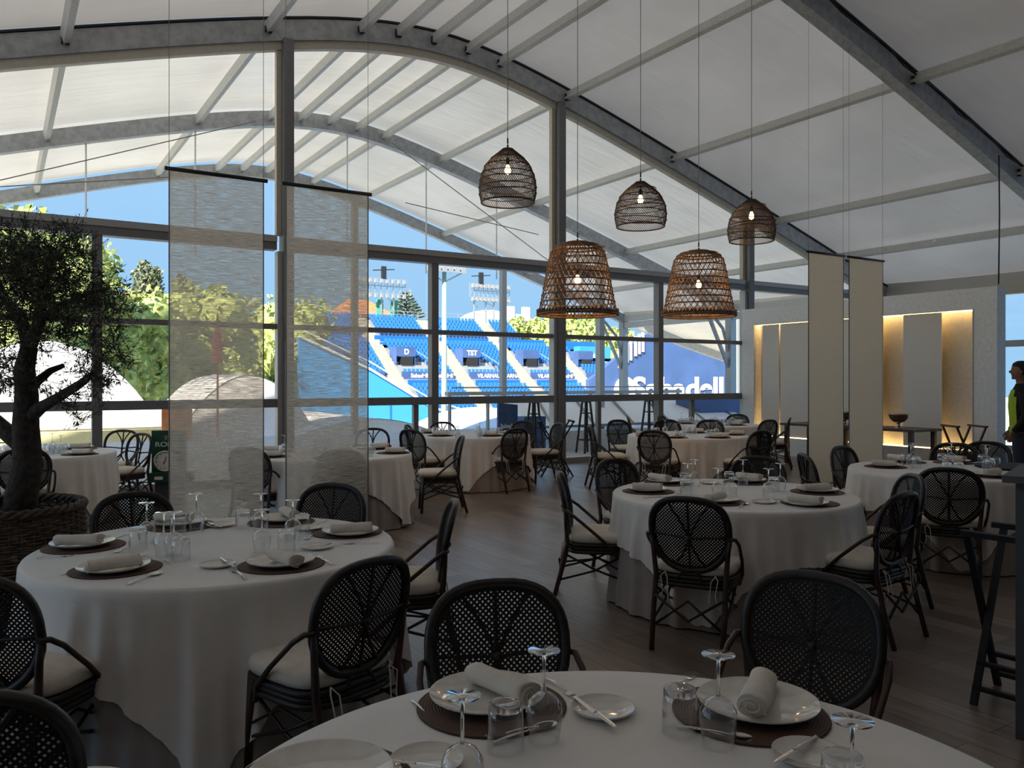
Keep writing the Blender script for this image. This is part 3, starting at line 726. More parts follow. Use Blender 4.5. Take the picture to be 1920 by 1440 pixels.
add('round_emblem', MB().tube([(lg[0]+.72*math.cos(a), HY-.08, lg[2]-.75+.85*math.sin(a)) for a in [i*2*PI/24 for i in range(24)]], .27, 6, closed=True), M_lettr, nb)
# neighbouring marquee beyond the terrace
mq = empty('grey_marquee'); tag(mq, 'grey marquee roof with a curved edge beam beyond the right end of the terrace', 'tent')
A = [at_Y(px, py, 30) for px, py in ((1195, 618), (1235, 632), (1280, 650), (1330, 668), (1376, 684), (1440, 705))]
tb = MB(); n = len(A)
for y in (20.5, 30):
    for p in A: tb.v.append((p[0]+(30-y)*.0, y, p[2]+.4+(0 if y == 30 else .3)))
for i in range(n-1): tb.f.append((i, i+1, n+i+1, n+i))
add('roof_membrane', tb, M_memb_out, mq, True)
eb = MB()
for p in A: eb.v += [(p[0], 29.9, p[2]), (p[0], 30.1, p[2]), (p[0], 30.1, p[2]+.4), (p[0], 29.9, p[2]+.4)]
for i in range(n-1):
    for q in range(4): eb.f.append((i*4+q, i*4+(q+1)%4, i*4+4+(q+1)%4, i*4+4+q))
add('edge_beam', eb, M_steel, mq)
for px in (1384, 1405):
    p = at_Y(px, 700, 24); add('column', MB().box(p[0]-.12, 23.9, -5, p[0]+.12, 24.1, 4.2), M_alu, mq)
# terrace furniture: wire obelisks, navy panel, low loungers wall
for i, (px, D) in enumerate(((1001, 17.8), (1099, 18.2), (1217, 19.0))):
    v = ray(px, 700); X, Y = v[0]*D, v[1]*D; o = MB()
    for sx, sy in ((-1,-1),(1,-1),(1,1),(-1,1)): o.bar((X+sx*.16, Y+sy*.16, -.04), (X+sx*.05, Y+sy*.05, 1.25), .035)
    for z in (.25, .55, .85, 1.1):
        q = .16-.11*(z/1.25)
        for (a, b), (c, d) in (((-q,-q),(q,-q)), ((q,-q),(q,q)), ((q,q),(-q,q)), ((-q,q),(-q,-q))): o.bar((X+a, Y+b, z), (X+c, Y+d, z), .025)
    t = add('wire_obelisk', o, M_black); tag(t, 'tapering black wire obelisk on the terrace %s' % ('left of the window post', 'right of the window post', 'behind the far tables')[i], 'plant support', 'black wire obelisks on the terrace')
sg = empty('banner_stand'); p = at_D(938, 790, 17.6)
tag(sg, 'slanted slate blue banner stand with white lettering on the terrace', 'sign')
mbp = MB().prism([(p[0]-.05, 0), (p[0]+.45, 0), (p[0]+.45, 1.05), (p[0]-.05, 1.1)], 'y', p[1], p[1]+.06); add('panel', mbp, M_navy, sg)
text_mesh('lettering', 'Sabadell', .13, M_lettr, sg, (p[0], p[1]-.01, .55), (PI/2, 0, 0), .004, .004)
lo = empty('terrace_enclosure'); q0 = at_D(1065, 845, 16.5)
tag(lo, 'low pale fabric enclosure with a sloping roof frame outside the right windows', 'shelter')
add('side_wall', MB().box(10.6, 15.1, -.04, 18.8, 15.2, .42), M_whitefab, lo)
add('corner_block', MB().box(17.2, 17.0, -.04, 18.9, 18.0, 1.05), M_navy, lo)
fm = MB()
for i in range(6): fm.bar((11.4+i*1.3, 16.2, .45), (12.6+i*1.3, 18.6, 1.05), .05)
fm.bar((11.2, 16.2, .45), (18.6, 16.2, .45), .06)
add('roof_frame', fm, M_alu_dark, lo)
add('sloped_roof', MB().grid(lambda u, v_: (11.2+7.4*u, 16.3+2.4*v_, .47+.55*v_), 2, 2), M_whitefab, lo)
lb = empty('lounge_cushion'); pp = at_D(1115, 805, 16.8)
add('cushion_block', MB().box(pp[0]-.3, 15.5, -.04, pp[0]+.3, 15.9, .75), M_navy, lb); tag(lb, 'navy blue block behind the low wall outside the window', 'cushion')
# ------------------------------------------------------------------ banners and lamps
BY = 7.4
def ban(px0, px1, lab, m, grp, wires=(1, 1)):
    v0, v1 = ray(px0, 700), ray(px1, 700); x0, x1 = v0[0]*BY/v0[1], v1[0]*BY/v1[1]
    t = empty('hanging_banner', ((x0+x1)/2, BY, 0)); w_ = (x1-x0)/2; tag(t, lab, 'banner', grp)
    add('linen_panel', MB().box(-w_, -.003, .13, w_, .003, 3.385), m, t)
    add('hanging_rod', MB().tube([(-w_-.035, 0, 3.40), (w_+.035, 0, 3.40)], .018, 8), M_leg if m is M_linen2 else M_black, t, True)
    add('bottom_rod', MB().tube([(-w_, 0, .12), (w_, 0, .12)], .012, 6), M_alu_dark, t, True)
    hm = MB()
    for s in (-1, 1): hm.box(s*w_-.004, -.005, .13, s*w_+.004, .005, 3.385)
    add('hem', hm, M_alu_dark if m is M_linen else M_leg, t)
    for s in (-1, 1):
        xw = s*w_; zt = L((x0+x1)/2+xw); add('suspension_wire', MB().tube([(xw, 0, 3.41), (xw, 0, zt+.01)], .0025, 4), M_wire, t)
ban(317, 494, 'wide sheer grey linen banner hanging left of the window post', M_linen, None)
ban(536, 690, 'sheer linen banner hanging right of the window post with the red alarm box', M_linen, None)
ban(1516, 1581, 'narrow beige linen banner, left one of the pair before the lit niche', M_linen2, None)
ban(1592, 1655, 'narrow beige linen banner, right one of the pair before the lit niche', M_linen2, None)
def lamp(px, ptop, pbot, big, lab):
    v = ray(px, 600); X = v[0]*BY/v[1]; D = depth(X, BY); zt = zpx(ptop, D); zb = zpx(pbot, D)
    t = empty('pendant_lamp', (X, BY, zb)); tag(t, lab, 'lamp', 'honey brown basket pendants' if big else 'dark dome basket pendants')
    H = zt-zb
    if not big:
        prof = [(0, .0, .285), (.14, .12, .305), (.35, .31, .31), (.55, .5, .29), (.75, .7, .24), (.88, .84, .17), (.97, .96, .085), (1, 1, .06)]
    else:
        prof = [(0, .0, .455), (.1, .08, .435), (.3, .3, .40), (.5, .5, .37), (.7, .7, .34), (.85, .86, .31), (.93, .95, .26), (.99, .995, .17), (1, 1, .13)]
    zs = [p[1]*H for p in prof]; rs = [p[2] for p in prof]
    def R(z):
        for i in range(len(zs)-1):
            if z <= zs[i+1]: u = (z-zs[i])/(zs[i+1]-zs[i]); return rs[i]+(rs[i+1]-rs[i])*u
        return rs[-1]
    lat = MB(); m = M_lampbrown if big else M_lampdark; rnd = random.Random(px)
    nst = 34 if big else 74; wd = .0046 if big else .0026; tw = 1.0 if big else .9
    for d in (-1, 1):
        for k in range(nst):
            a0 = 2*PI*k/nst; P = []
            for j in range(15):
                z = H*j/14; a = a0+d*tw*j/14*(1.35 if big else 1.6); r = R(z)
                P.append((r*math.cos(a), r*math.sin(a), z))
            lat.tube(P, wd, 3, cap=False)
    add('woven_shade', lat, m, t)
    hoops = MB()
    if big: hz = [.17, .27, .37, .47, .57, .67, .77, .87]
    else: hz = [.16, .28, .41, .53, .66, .82, .93]
    for q in hz:
        z = q*H; til = .02*math.sin(q*23+px) if not big else .004; r = R(z)
        hoops.tube([(r*math.cos(a)*1.01, r*math.sin(a)*1.01, z+til*math.cos(a+q*9)) for a in [2*PI*i/36 for i in range(36)]], .008 if big else .0055, 5, closed=True)
    add('hoop', hoops, m, t, True)
    rim = MB()
    for q, rr in ((0, .016), (.035, .013)) if big else ((0, .009),):
        z = q*H; r = R(z); rim.tube([(r*math.cos(a), r*math.sin(a), z) for a in [2*PI*i/40 for i in range(40)]], rr, 6, closed=True)
    if big:
        for i in range(64):
            a = 2*PI*i/64; a2 = a+.13; r = R(0); rim.tube([(r*1.01*math.cos(a), r*1.01*math.sin(a), -.01), (r*1.01*math.cos(a2), r*1.01*math.sin(a2), .055)], .010, 4)
        th = MB()
        for q in (.93, .965, 1): r = R(q*H); th.tube([(r*math.cos(a), r*math.sin(a), q*H) for a in [2*PI*i/40 for i in range(40)]], .012, 5, closed=True)
        add('top_band', th, m, t, True)
    add('rim', rim, m, t, True)
    cap = MB(); r0 = rs[-1]
    for i in range(10 if not big else 16):
        a = PI*i/(10 if not big else 16); cap.tube([(r0*math.cos(a), r0*math.sin(a), H), (0, 0, H+.012), (-r0*math.cos(a), -r0*math.sin(a), H)], .006, 4)
    add('top_cap', cap, m, t)
    bz = H*(.60 if not big else .48)
    add('bulb', MB().lathe([(.012, .07), (.018, .05), (.032, .015), (.034, -.005), (.025, -.03), (.002, -.042)], 12), M_bulb, t, True).location.z = bz
    add('bulb_socket', MB().tube([(0, 0, bz+.06), (0, 0, bz+.13)], .018, 8), M_black, t, True)
    wire = MB().tube([(0, 0, bz+.12), (0, 0, H+.02)], .004, 5).tube([(0, 0, H), (0, 0, H+.05)], .010, 5).tube([(0, 0, H+.06), (0, 0, H+.12)], .009, 5)
    add('hook', wire, M_black, t)
    add('suspension_wire', MB().tube([(0, 0, H+.1), (0, 0, L(X)-zb+.02)], .0042, 5), M_wire, t)
    ld = bpy.data.lights.new('lamp_glow', 'POINT'); ld.energy = 4 if big else 2.4; ld.color = (1, .6, .28); ld.shadow_soft_size = .04
    lo_ = bpy.data.objects.new('lamp_glow', ld); COL.objects.link(lo_); lo_.parent = t; lo_.location = (0, 0, bz-.09)
lamp(952, 280, 380, False, 'leftmost dark rattan dome pendant with glowing bulb')
lamp(1201, 342, 425, False, 'middle dark rattan dome pendant with glowing bulb')
lamp(1409, 375, 452, False, 'rightmost dark rattan dome pendant in front of the ceiling rafter')
lamp(1083, 456, 590, True, 'wide honey rattan basket pendant crossing the window post')
lamp(1310, 472, 592, True, 'honey rattan basket pendant to the right near the white partition')

# ------------------------------------------------------------------ chair prototypes
def outline(a, k=1.0):
    c, s = math.cos(a), math.sin(a)
    x = .232*k*math.copysign(abs(c)**.72, c)*((1+.05*s) if s > 0 else 1-.24*abs(s)**1.3)
    z = .685+.218*k*math.copysign(abs(s)**.78, s)
    return x, z
def backpt(x, z): return (x, -.215-.20*(z-.45)+.50*x*x, z)
def make_chair(cane=True):
    t = empty('rattan_chair')
    fr = MB(); NS = 40
    ring = [backpt(*outline(2*PI*i/NS)) for i in range(NS)]
    fr.tube(ring, .0185, 7, closed=True)
    add('back_frame', fr, M_rattan, t, True)
    sp = MB(); c0 = (0, .665)
    def arc(p, q, bend):
        P = []
        for i in range(7):
            u = i/6; x = p[0]+(q[0]-p[0])*u+bend*math.sin(PI*u); z = p[1]+(q[1]-p[1])*u; y = backpt(x, z)
            P.append((x, y[1]-.004, z))
        return P
    for a, bd in ((.5, 0), (.36, -.012), (.64, .012), (0.0, 0), (1.0, 0), (1.5, 0), (1.36, .012), (1.64, -.012)) if cane else ((.5, 0), (.40, -.03), (.60, .03), (.0, 0), (1., 0), (1.42, .03), (1.58, -.03)):
        q = outline(a*PI); sp.tube(arc(c0, q, bd), .0075 if cane else .009, 5)
    sp.ball((0, backpt(*c0)[1]-.004, c0[1]), .02, 8, 6)
    add('back_spokes', sp, M_rattan, t, True)
    if cane:
        cn = MB(); import math as mm
        OUT = [outline(2*PI*i/90, .97) for i in range(90)]
        def inside_iv(nx, nz, off):
            ts = []
            for i in range(90):
                (x1, z1), (x2, z2) = OUT[i], OUT[(i+1) % 90]; z1 -= .685; z2 -= .685
                d1 = x1*nx+z1*nz-off; d2 = x2*nx+z2*nz-off
                if (d1 < 0) != (d2 < 0):
                    u = d1/(d1-d2); x = x1+(x2-x1)*u; z = z1+(z2-z1)*u; ts.append(x*-nz+z*nx)
            return (min(ts), max(ts)) if len(ts) >= 2 else None
        for (nx, nz, dy) in ((.7071, .7071, 0), (.7071, -.7071, .0012)):
            off = -.33
            while off < .33:
                iv = inside_iv(nx, nz, off)
                if iv:
                    n0 = len(cn.v)
                    for i in range(8):
                        u = iv[0]+(iv[1]-iv[0])*i/7
                        for s in (-.0040, .0040):
                            x = nx*(off+s)-nz*u; z = .685+nz*(off+s)+nx*u; p = backpt(x, z); cn.v.append((x, p[1]+.003+dy, z))
                    for i in range(7): cn.f.append((n0+2*i, n0+2*i+1, n0+2*i+3, n0+2*i+2))
                off += .0142
        # dense border band
        n0 = len(cn.v)
        for i in range(60):
            for kk in (.885, 1.0):
                x, z = outline(2*PI*i/60, kk); p = backpt(x, z); cn.v.append((x, p[1]+.006, z))
        for i in range(60): j = (i+1) % 60; cn.f.append((n0+2*i, n0+2*i+1, n0+2*j+1, n0+2*j))
        add('cane_back', cn, M_cane, t)
    seat = MB(); sq = [(.235*math.copysign(abs(math.cos(a))**.5, math.cos(a)), .225*math.copysign(abs(math.sin(a))**.5, math.sin(a))) for a in [2*PI*i/32 for i in range(32)]]
    for dz, k in ((.425, 1.0), (.40, .97), (.375, .97)): seat.tube([(x*k, y*k, dz) for x, y in sq], .015, 6, closed=True)
    seat.prism([(x*.97, y*.97) for x, y in sq], 'z', .425, .434)
    add('seat_frame', seat, M_rattan, t, True)
    cu = MB(); m = len(sq); prof = [(.90, .435), (1.0, .443), (1.03, .465), (1.0, .488), (.93, .500), (.5, .507), (.02, .508)]
    for k, z in prof:
        for x, y in sq: cu.v.append((x*k, y*k+.01, z))
    for i in range(len(prof)-1):
        for j in range(m): cu.f.append((i*m+j, i*m+(j+1)%m, (i+1)*m+(j+1)%m, (i+1)*m+j))
    cu.f.append(tuple(range(m))[::-1])
    co = add('seat_cushion', cu, M_cushion, t, True)
    tie = MB()
    for s in (-1, 1):
        tie = MB(); tie.tube([(s*.15, -.235, .45), (s*.17, -.26, .43), (s*.155, -.27, .34), (s*.18, -.275, .27)], .003, 4).tube([(s*.15, -.235, .45), (s*.13, -.262, .42), (s*.12, -.28, .30)], .003, 4)
        add('cushion_tie', tie, M_cushion, co)
    for s in (-1, 1):
        add('leg', MB().tube([(s*.205, -.33, 0), (s*.212, -.27, .22), (s*.208, -.222, .43), (s*.222, -.232, .58), (s*.236, -.238, .68)], [.0165, .0175, .017, .015, .012], 7), M_leg, t, True)
        add('leg', MB().tube([(s*.200, .215, 0), (s*.198, .200, .25), (s*.195, .19, .43)], [.0165, .018, .018], 7), M_leg, t, True)
        add('arm', MB().tube([(s*.235, -.250, .675), (s*.262, -.225, .672), (s*.272, -.17, .635), (s*.262, -.02, .51), (s*.245, .09, .41), (s*.215, .14, .33)], .0115, 6), M_leg, t, True)
        st = MB().tube([(s*.205, -.245, .36), (s*.2, -.03, .25), (s*.197, .19, .17)], .0085, 5).tube([(s*.208, -.285, .17), (s*.2, -.03, .24), (s*.195, .19, .36)], .0085, 5)
        st.tube([(s*.205, -.255, .30), (s*.2, .0, .33), (s*.197, .195, .22)], .007, 5)
        add('side_stretcher', st, M_rattan, t, True)
    for y, z in ((.20, .27), (-.28, .24)):
        st = MB(); st.tube([(-.2, y, z-.10), (0, y, z+.06), (.2, y, z-.10)], .0085, 5).tube([(-.2, y, z+.08), (0, y, z-.06), (.2, y, z+.08)], .0085, 5)
        add('cross_stretcher', st, M_rattan, t, True)
    add('back_loop', MB().tube([(-.075, -.235, .41), (-.05, -.228, .455), (0, -.223, .475), (.05, -.228, .455), (.075, -.235, .41)], .009, 6), M_rattan, t, True)
    return t
proto = {True: make_chair(True), False: make_chair(False)}
for p in proto.values(): remember(p)
used = {True: False, False: False}
TB = [(.98, 1.12, .85), (.93, 4.22, .86), (4.53, 4.15, .865), (7.43, 4.16, .88), (8.74, 8.90, .88), (11.2, 10.75, .88), (6.06, 10.75, .88), (3.16, 8.80, .885), (.30, 10.65, .86)]
def chair(px, py, tb, lab, cane=True, D=None, turn=0, h=.905, pos=None, face=None, rot=None):
    """px,py: top centre of the back in the photograph; the chair faces table tb"""
    if pos: X, Y = pos
    elif D: X, Y, _ = at_D(px, py, D)
    else: X, Y, _ = at_z(px, py, h)
    tx, ty, _ = TB[tb]
    if rot is not None: ang = math.radians(rot)
    else: ang = math.atan2(ty-Y, tx-X)+math.radians(turn)
    if DBG: print('CH', px, tb, round(math.hypot(tx-X, ty-Y)-TB[tb][2], 2))
    x, y = X+math.cos(ang)*.305, Y+math.sin(ang)*.305
    p = proto[cane]
    c = p if not used[cane] else copy_tree(p); used[cane] = True
    c.location = (x, y, 0); c.rotation_euler = (0, 0, ang-PI/2)
    tag(c, lab, 'chair', 'rattan bistro chairs around the tables'); return c
DBG = 0
CH = [
 (928, 1092, 0, 'dark cane chair behind the foreground table, left of the two there'),
 (1530, 1079, 0, 'large dark cane chair behind the foreground table, right of the two'),
 (245, 926, 1, 'dark cane chair at the far left of the left table, beside the olive basket'),
 (627, 909, 1, 'cane chair at the far side of the left table before the second sheer banner'),
 (854, 941, 1, 'dark chair seen edge-on at the right side of the left table'),
 (700, 1052, 1, 'dark cane chair tucked at the near right of the left table with dangling cushion ties'),
 (-62, 1082, 1, 'dark chair cut by the left frame edge at the near left of the left table'),
 (-85, 1306, 1, 'dark chair back at the bottom left corner of the view'),
 (1046, 888, 2, 'dark chair seen edge-on at the left side of the middle right table with cream seat'),
 (1150, 862, 2, 'brown edged cane chair at the far left of the middle right table'),
 (1288, 935, 2, 'dark cane chair with its back to the camera at the middle right table'),
 (1422, 857, 2, 'dark cane chair at the far side of the middle right table behind the wine glasses'),
 (1700, 926, 2, 'dark chair seen nearly edge-on at the near right of the middle right table'),
 (1716, 892, 2, 'blue sheened cane chair right of the middle right table'),
 (1504, 852, 3, 'chair seen edge-on at the left side of the right table, before the beige banners'),
 (1575, 838, 3, 'dark cane chair at the far left of the right table under the narrow beige banners'),
 (1779, 871, 3, 'dark chair with its back to the camera at the near side of the right table'),
 (1790, 832, 3, 'dark cane chair at the far side of the right table before the folding trestle'),
 (1852, 822, 3, 'dark chair at the far right of the right table beside the partition end'),
 (1224, 808, 4, 'chair with its back to the camera at the near left of the far right table'),
 (1104, 800, 4, 'chair seen edge-on standing in front of the window left of the far right table'),
 (1157, 787, 4, 'cane chair at the far left of the far right table'),
 (1250, 785, 4, 'cane chair at the far side of the far right table'),
 (1332, 790, 4, 'cane chair between the two tables near the partition'),
 (1430, 808, 4, 'chair with its back to the camera at the near right of the far right table'),
 (1444, 788, 5, 'reddish cane chair at the near right of the table by the partition'),
 (1482, 784, 5, 'blue tinged chair seen edge-on at the right of the table by the partition'),
 (768, 806, 6, 'cane chair at the near left of the far middle table'),
 (868, 818, 7, 'chair seen edge-on with bright cushion, right of the table behind the second sheer banner'),
 (970, 804, 6, 'chair with its back to the camera at the near right of the far middle table'),
 (1050, 791, 6, 'chair seen edge-on beside the black folding stand'),
 (44, 843, 8, 'cane chair behind the olive trunk at the near side of the far left table'),
]
DS = {1157: 13.9, 1250: 14.0, 1332: 13.9, 1482: 14.6, 1050: 12.9, 1104: 12.1, 1852: 9.0, 1779: 6.3}
TURN = {700: 8, 1530: -7, 1046: -4, -62: 12, 854: -18, 868: -20}
for px, py, tb, lab in CH:
    chair(px, py, tb, lab, True, DS.get(px), TURN.get(px, 0))
for px, py, D, tb, lab in ((232, 808, 11.1, 8, 'open framed rattan chair at the right of the far left table before the cream wall'),
    (268, 822, 10.4, 8, 'open framed rattan chair seen edge-on beside the green clock stand'),
    (20, 812, 12.0, 8, 'open framed rattan chair behind the far left table'),
    (700, 790, 11.5, 7, 'open framed rattan chair right beside the edge of the second sheer banner'),
    (762, 802, 12.4, 6, 'open framed chair behind the near left chair of the far middle table'),
    (828, 789, 13.2, 6, 'chair at the far side of the far middle table against the window')):
    chair(px, py, tb, lab, False, D)
chair(640, 846, 7, 'cane chair seen as a blur through the second sheer banner', True, 7.95)
chair(984, 787, 6, 'cane chair at the far right of the far middle table', True, 13.6)
chair(1238, 776, 5, 'cane chair at the left of the table by the white partition', True, 15.6)
chair(1384, 779, 5, 'cane chair at the far side of the table by the partition', True, 16.2)
chair(1176, 779, 5, 'chair seen edge-on between the two far right tables and the window', True, 15.3)
chair(462, 868, 7, 'cane chair in the gap between the two sheer banners', True, 8.2, turn=20)

# ------------------------------------------------------------------ tables and cloths
TNAME = ['foreground table', 'left table beside the olive basket', 'middle right table', 'right table near the grey cabinet', 'far right table before the windows', 'farthest table by the white partition', 'far middle table before the windows', 'table behind the second sheer banner', 'far left table behind the olive tree']
TZ = .77
ROT = [20, 30, 75, 80, 10, 20, 10, 80, 1]
for i, (x, y, R) in enumerate(TB):
    tr_ = empty('banquet_table', (x, y, 0)); tag(tr_, 'round banquet table under cloth, the '+TNAME[i], 'table')
    add('tabletop', MB().lathe([(.002, TZ-.03), (R-.012, TZ-.03), (R-.012, TZ-.008), (.002, TZ-.008)], 40), M_wood, tr_)
    for k_ in range(4):
        a = PI/4+k_*PI/2; add('leg', MB().tube([(.4*math.cos(a), .4*math.sin(a), 0), (.4*math.cos(a), .4*math.sin(a), TZ-.03)], .02, 6), M_wood, tr_)
    rnd = random.Random(50+i); ph = [rnd.uniform(0, 6.28) for _ in range(4)]
    def folds(a): return .35*math.sin(17*a+ph[0]+.8*math.sin(3*a))+.4*math.sin(31*a+ph[1]+math.sin(5*a))+.3*math.sin(46*a+ph[2])+.25*math.sin(9*a+ph[3])
    SEG = 288; uc = MB(); prof = [(0, TZ-.004)]+[(u, TZ-.004-(TZ-.012)*u) for u in (.03, .2, .4, .6, .8, 1)]
    rows = [(R-.004, TZ-.014, 0)]+[(R-.006+.05*u, TZ-.02-(TZ-.03)*u, u) for u in (.05, .25, .5, .75, 1)]
    for r, z, u in rows:
        for k_ in range(SEG):
            a = 2*PI*k_/SEG; rr = r+.028*u*folds(a*1.0)-.006; uc.v.append((rr*math.cos(a), rr*math.sin(a), z))
    for j in range(len(rows)-1):
        for k_ in range(SEG): uc.f.append((j*SEG+k_, (j+1)*SEG+k_, (j+1)*SEG+(k_+1)%SEG, j*SEG+(k_+1)%SEG))
    o = add('under_cloth', uc, M_under, None, True); o.location = (x, y, 0); tag(o, 'taupe floor length under cloth of the '+TNAME[i], 'tablecloth')
    oc = MB(); SIDE = 1.21; rz = math.radians(ROT[i])
    ring = [(.0, TZ)]; rows = []
    for r in (.02, R*.5, R*.9, R-.012, R-.003): rows.append((r, TZ+.001 if r < R-.01 else TZ-.002, 0))
    hs = (.02, .1, .25, .45, .65, .85, 1)
    for r, z, u in rows:
        for k_ in range(SEG): a = 2*PI*k_/SEG; oc.v.append((r*math.cos(a), r*math.sin(a), z))
    for u in hs:
        for k_ in range(SEG):
            a = 2*PI*k_/SEG; b = (a-rz); s = max(abs(math.cos(b)), abs(math.sin(b))); drop = min(SIDE/s-R, TZ-.035)*(1-.02*rnd.random())
            z = TZ-.004-drop*u; dd = drop*u
            rr = R+.006+.055*dd+(.022+.13*dd)*folds(a)*min(1, dd*4)*.5*(1 if dd > .02 else 0)+max(0, dd*.02)
            rr = max(rr, R+.002+.05*dd+.028*dd*folds(a)+.004)
            oc.v.append((rr*math.cos(a), rr*math.sin(a), z))
    nr = len(rows)+len(hs)
    for j in range(nr-1):
        for k_ in range(SEG): oc.f.append((j*SEG+k_, (j+1)*SEG+k_, (j+1)*SEG+(k_+1)%SEG, j*SEG+(k_+1)%SEG))
    oc.f.append(tuple(range(SEG)))
    o = add('tablecloth', oc, M_cloth, None, True); o.location = (x, y, 0); tag(o, 'ivory overcloth draped on the '+TNAME[i], 'tablecloth')
# ------------------------------------------------------------------ tableware prototypes (at the origin, base z = 0)
def proto_of(name, parts):
    if len(parts) == 1 and parts[0][0] is None:
        o = add(name, parts[0][1], parts[0][2], None, True); return o
    t = empty(name)
    for pn, mb, m in parts:
        if isinstance(pn, tuple): add(pn[1], mb, m, [c for c in COL.objects if c.parent == t and c.name.split('.')[0] == pn[0]][-1], True)
        else: add(pn, mb, m, t, True)
    remember(t); return t
bowl = [(.034, .0), (.039, .03), (.043, .062), (.041, .082), (.030, .100), (.014, .110), (.005, .1135)]
P_wine = proto_of('wine_glass', [('glass_bowl', MB().lathe(bowl, 28), M_stem),
    ('stem', MB().lathe([(.006, .113), (.004, .125), (.0036, .16), (.0042, .192), (.009, .199)], 12), M_base),
    ('foot', MB().lathe([(.009, .199), (.022, .2025), (.037, .2055), (.0375, .2075), (.002, .2085)], 28), M_stem)])
P_winefar = proto_of('wine_glass', [(None, MB().lathe(bowl[:-1]+[(.005, .1135), (.004, .125), (.0038, .19), (.009, .2), (.036, .2065), (.002, .2085)], 16), M_stemfar)])
tum = [(.0415, 0), (.0415, .03), (.041, .07), (.039, .090), (.036, .096)]
P_tumbler = proto_of('water_tumbler', [('glass_wall', MB().lathe(tum, 28), M_stem),
    ('thick_base', MB().lathe([(.0375, .090), (.0395, .094), (.037, .104), (.030, .1075), (.018, .105), (.002, .104)], 28).lathe([(.0375, .0905), (.03, .088), (.002, .087)], 28), M_base)])
P_tumblerfar = proto_of('water_tumbler', [(None, MB().lathe(tum+[(.037, .104), (.030, .1075), (.002, .104), (.03, .09), (.036, .09)], 14), M_stemfar)])
P_plate = proto_of('dinner_plate', [(None, MB().lathe([(.001, .004), (.085, .004), (.105, .010), (.146, .022), (.149, .0245), (.147, .0205), (.10, .003), (.08, .0), (.001, 0)], 40), M_plate)])
P_side = proto_of('bread_plate', [(None, MB().lathe([(.001, .004), (.05, .004), (.078, .013), (.080, .015), (.077, .010), (.05, .0), (.001, 0)], 32), M_plate)])
P_matt = proto_of('placemat', [(None, MB().lathe([(.001, .006), (.185, .006), (.190, .004), (.188, 0), (.001, 0)], 40), M_mat)])
nk = MB(); nsec = 26
for i in range(13):
    u = i/12; x = -.10+.20*u
    for k_ in range(nsec):
        a = 2*PI*k_/nsec; r = .030*(1+.10*math.cos(a-1.2)) ; r *= 1-.04*math.sin(u*6)
        nk.v.append((x+.006*math.sin(a*2), r*math.cos(a)*1.12, .026+r*.82*math.sin(a)))
for i in range(12):
    for k_ in range(nsec): nk.f.append((i*nsec+k_, (i+1)*nsec+k_, (i+1)*nsec+(k_+1)%nsec, i*nsec+(k_+1)%nsec))
for e_, x in ((0, -.10), (12, .10)):
    b = e_*nsec; c = len(nk.v); nk.v.append((x-.012*(1 if x > 0 else -1), 0, .026))
    for k_ in range(nsec): nk.f.append((b+k_, b+(k_+1)%nsec, c) if e_ == 0 else (b+(k_+1)%nsec, b+k_, c))
fl = MB()   # spiral end folds and loose flap
for x in (-.1005, .1005):
    P = []
    for j in range(26):
        a = j*.45; r = .005+.0009*j; P.append((x, r*1.1*math.cos(a), .026+r*.85*math.sin(a)))
    fl.tube(P, .0019, 4)
fl.tube([(-.10, .030, .013), (0, .033, .012), (.10, .030, .014)], .0025, 4)
P_nap = proto_of('rolled_napkin', [('linen_roll', nk, M_napkin), ('folded_edge', fl, M_napkin)])
def cut_handle(L0, L1, w0, w1, z): return None
kn = MB(); kn.grid(lambda u, v: ((u*.11), (v-.5)*(.011+.004*math.sin(u*2.5)), .004+.003*math.sin(v*PI)), 6, 4)
bl = MB(); bl.grid(lambda u, v: (.108+u*.10, (v-.35)*.017*(1-.55*u**4), .0035+.001*math.sin(v*PI)), 8, 4)
P_knife = proto_of('table_knife', [('handle', kn, M_silver), ('blade', bl, M_silver)])
def hand(u): return .0035+.003*u+.006*(u > .7)*(u-.7)/.3
fk = MB(); fk.grid(lambda u, v: (u*.125, (v-.5)*2*(.0065*(1-u)+.0028*u), .005+.0025*math.sin(v*PI)+.006*math.sin(u*PI)), 8, 4)
ft = MB(); ft.grid(lambda u, v: (.122+u*.03, (v-.5)*(.006+.020*math.sin(min(1, u*1.3)*PI/2)), .005-.003*u), 6, 4)
for k_ in range(4):
    y = -.0098+k_*.0065; ft.tube([(.150, y, .002), (.17, y, .002), (.195, y*.95, .009)], [.0017, .0016, .0008], 4)
P_fork = proto_of('table_fork', [('handle', fk, M_silver), ('tines', ft, M_silver)])
sb = MB(); sb.grid(lambda u, v: (.122+.068*u, (v-.5)*2*.021*math.sin(PI*min(.999, .06+.94*u))**.55, .0075-.0055*math.sin(PI*u)*math.sin(PI*v)), 12, 8)
P_spoon = proto_of('table_spoon', [('handle', MB().grid(fk and (lambda u, v: (u*.125, (v-.5)*2*(.0065*(1-u)+.0028*u), .005+.0025*math.sin(v*PI)+.004*math.sin(u*PI))), 8, 4), M_silver), ('spoon_bowl', sb, M_silver)])
PROT = dict(wine=(P_wine, 'upside-down wine glass', 'wine glass'), winef=(P_winefar, 'upside-down wine glass', 'wine glass'),
  tum=(P_tumbler, 'upside-down water tumbler', 'glass'), tumf=(P_tumblerfar, 'upside-down water tumbler', 'glass'),
  plate=(P_plate, 'white dinner plate', 'plate'), side=(P_side, 'small white bread plate', 'plate'),
  mat=(P_matt, 'round brown woven placemat', 'placemat'), nap=(P_nap, 'rolled ivory napkin', 'napkin'),
  knife=(P_knife, 'steel knife', 'knife'), fork=(P_fork, 'steel fork', 'fork'), spoon=(P_spoon, 'steel spoon', 'spoon'))
seen = set(); WARE = []
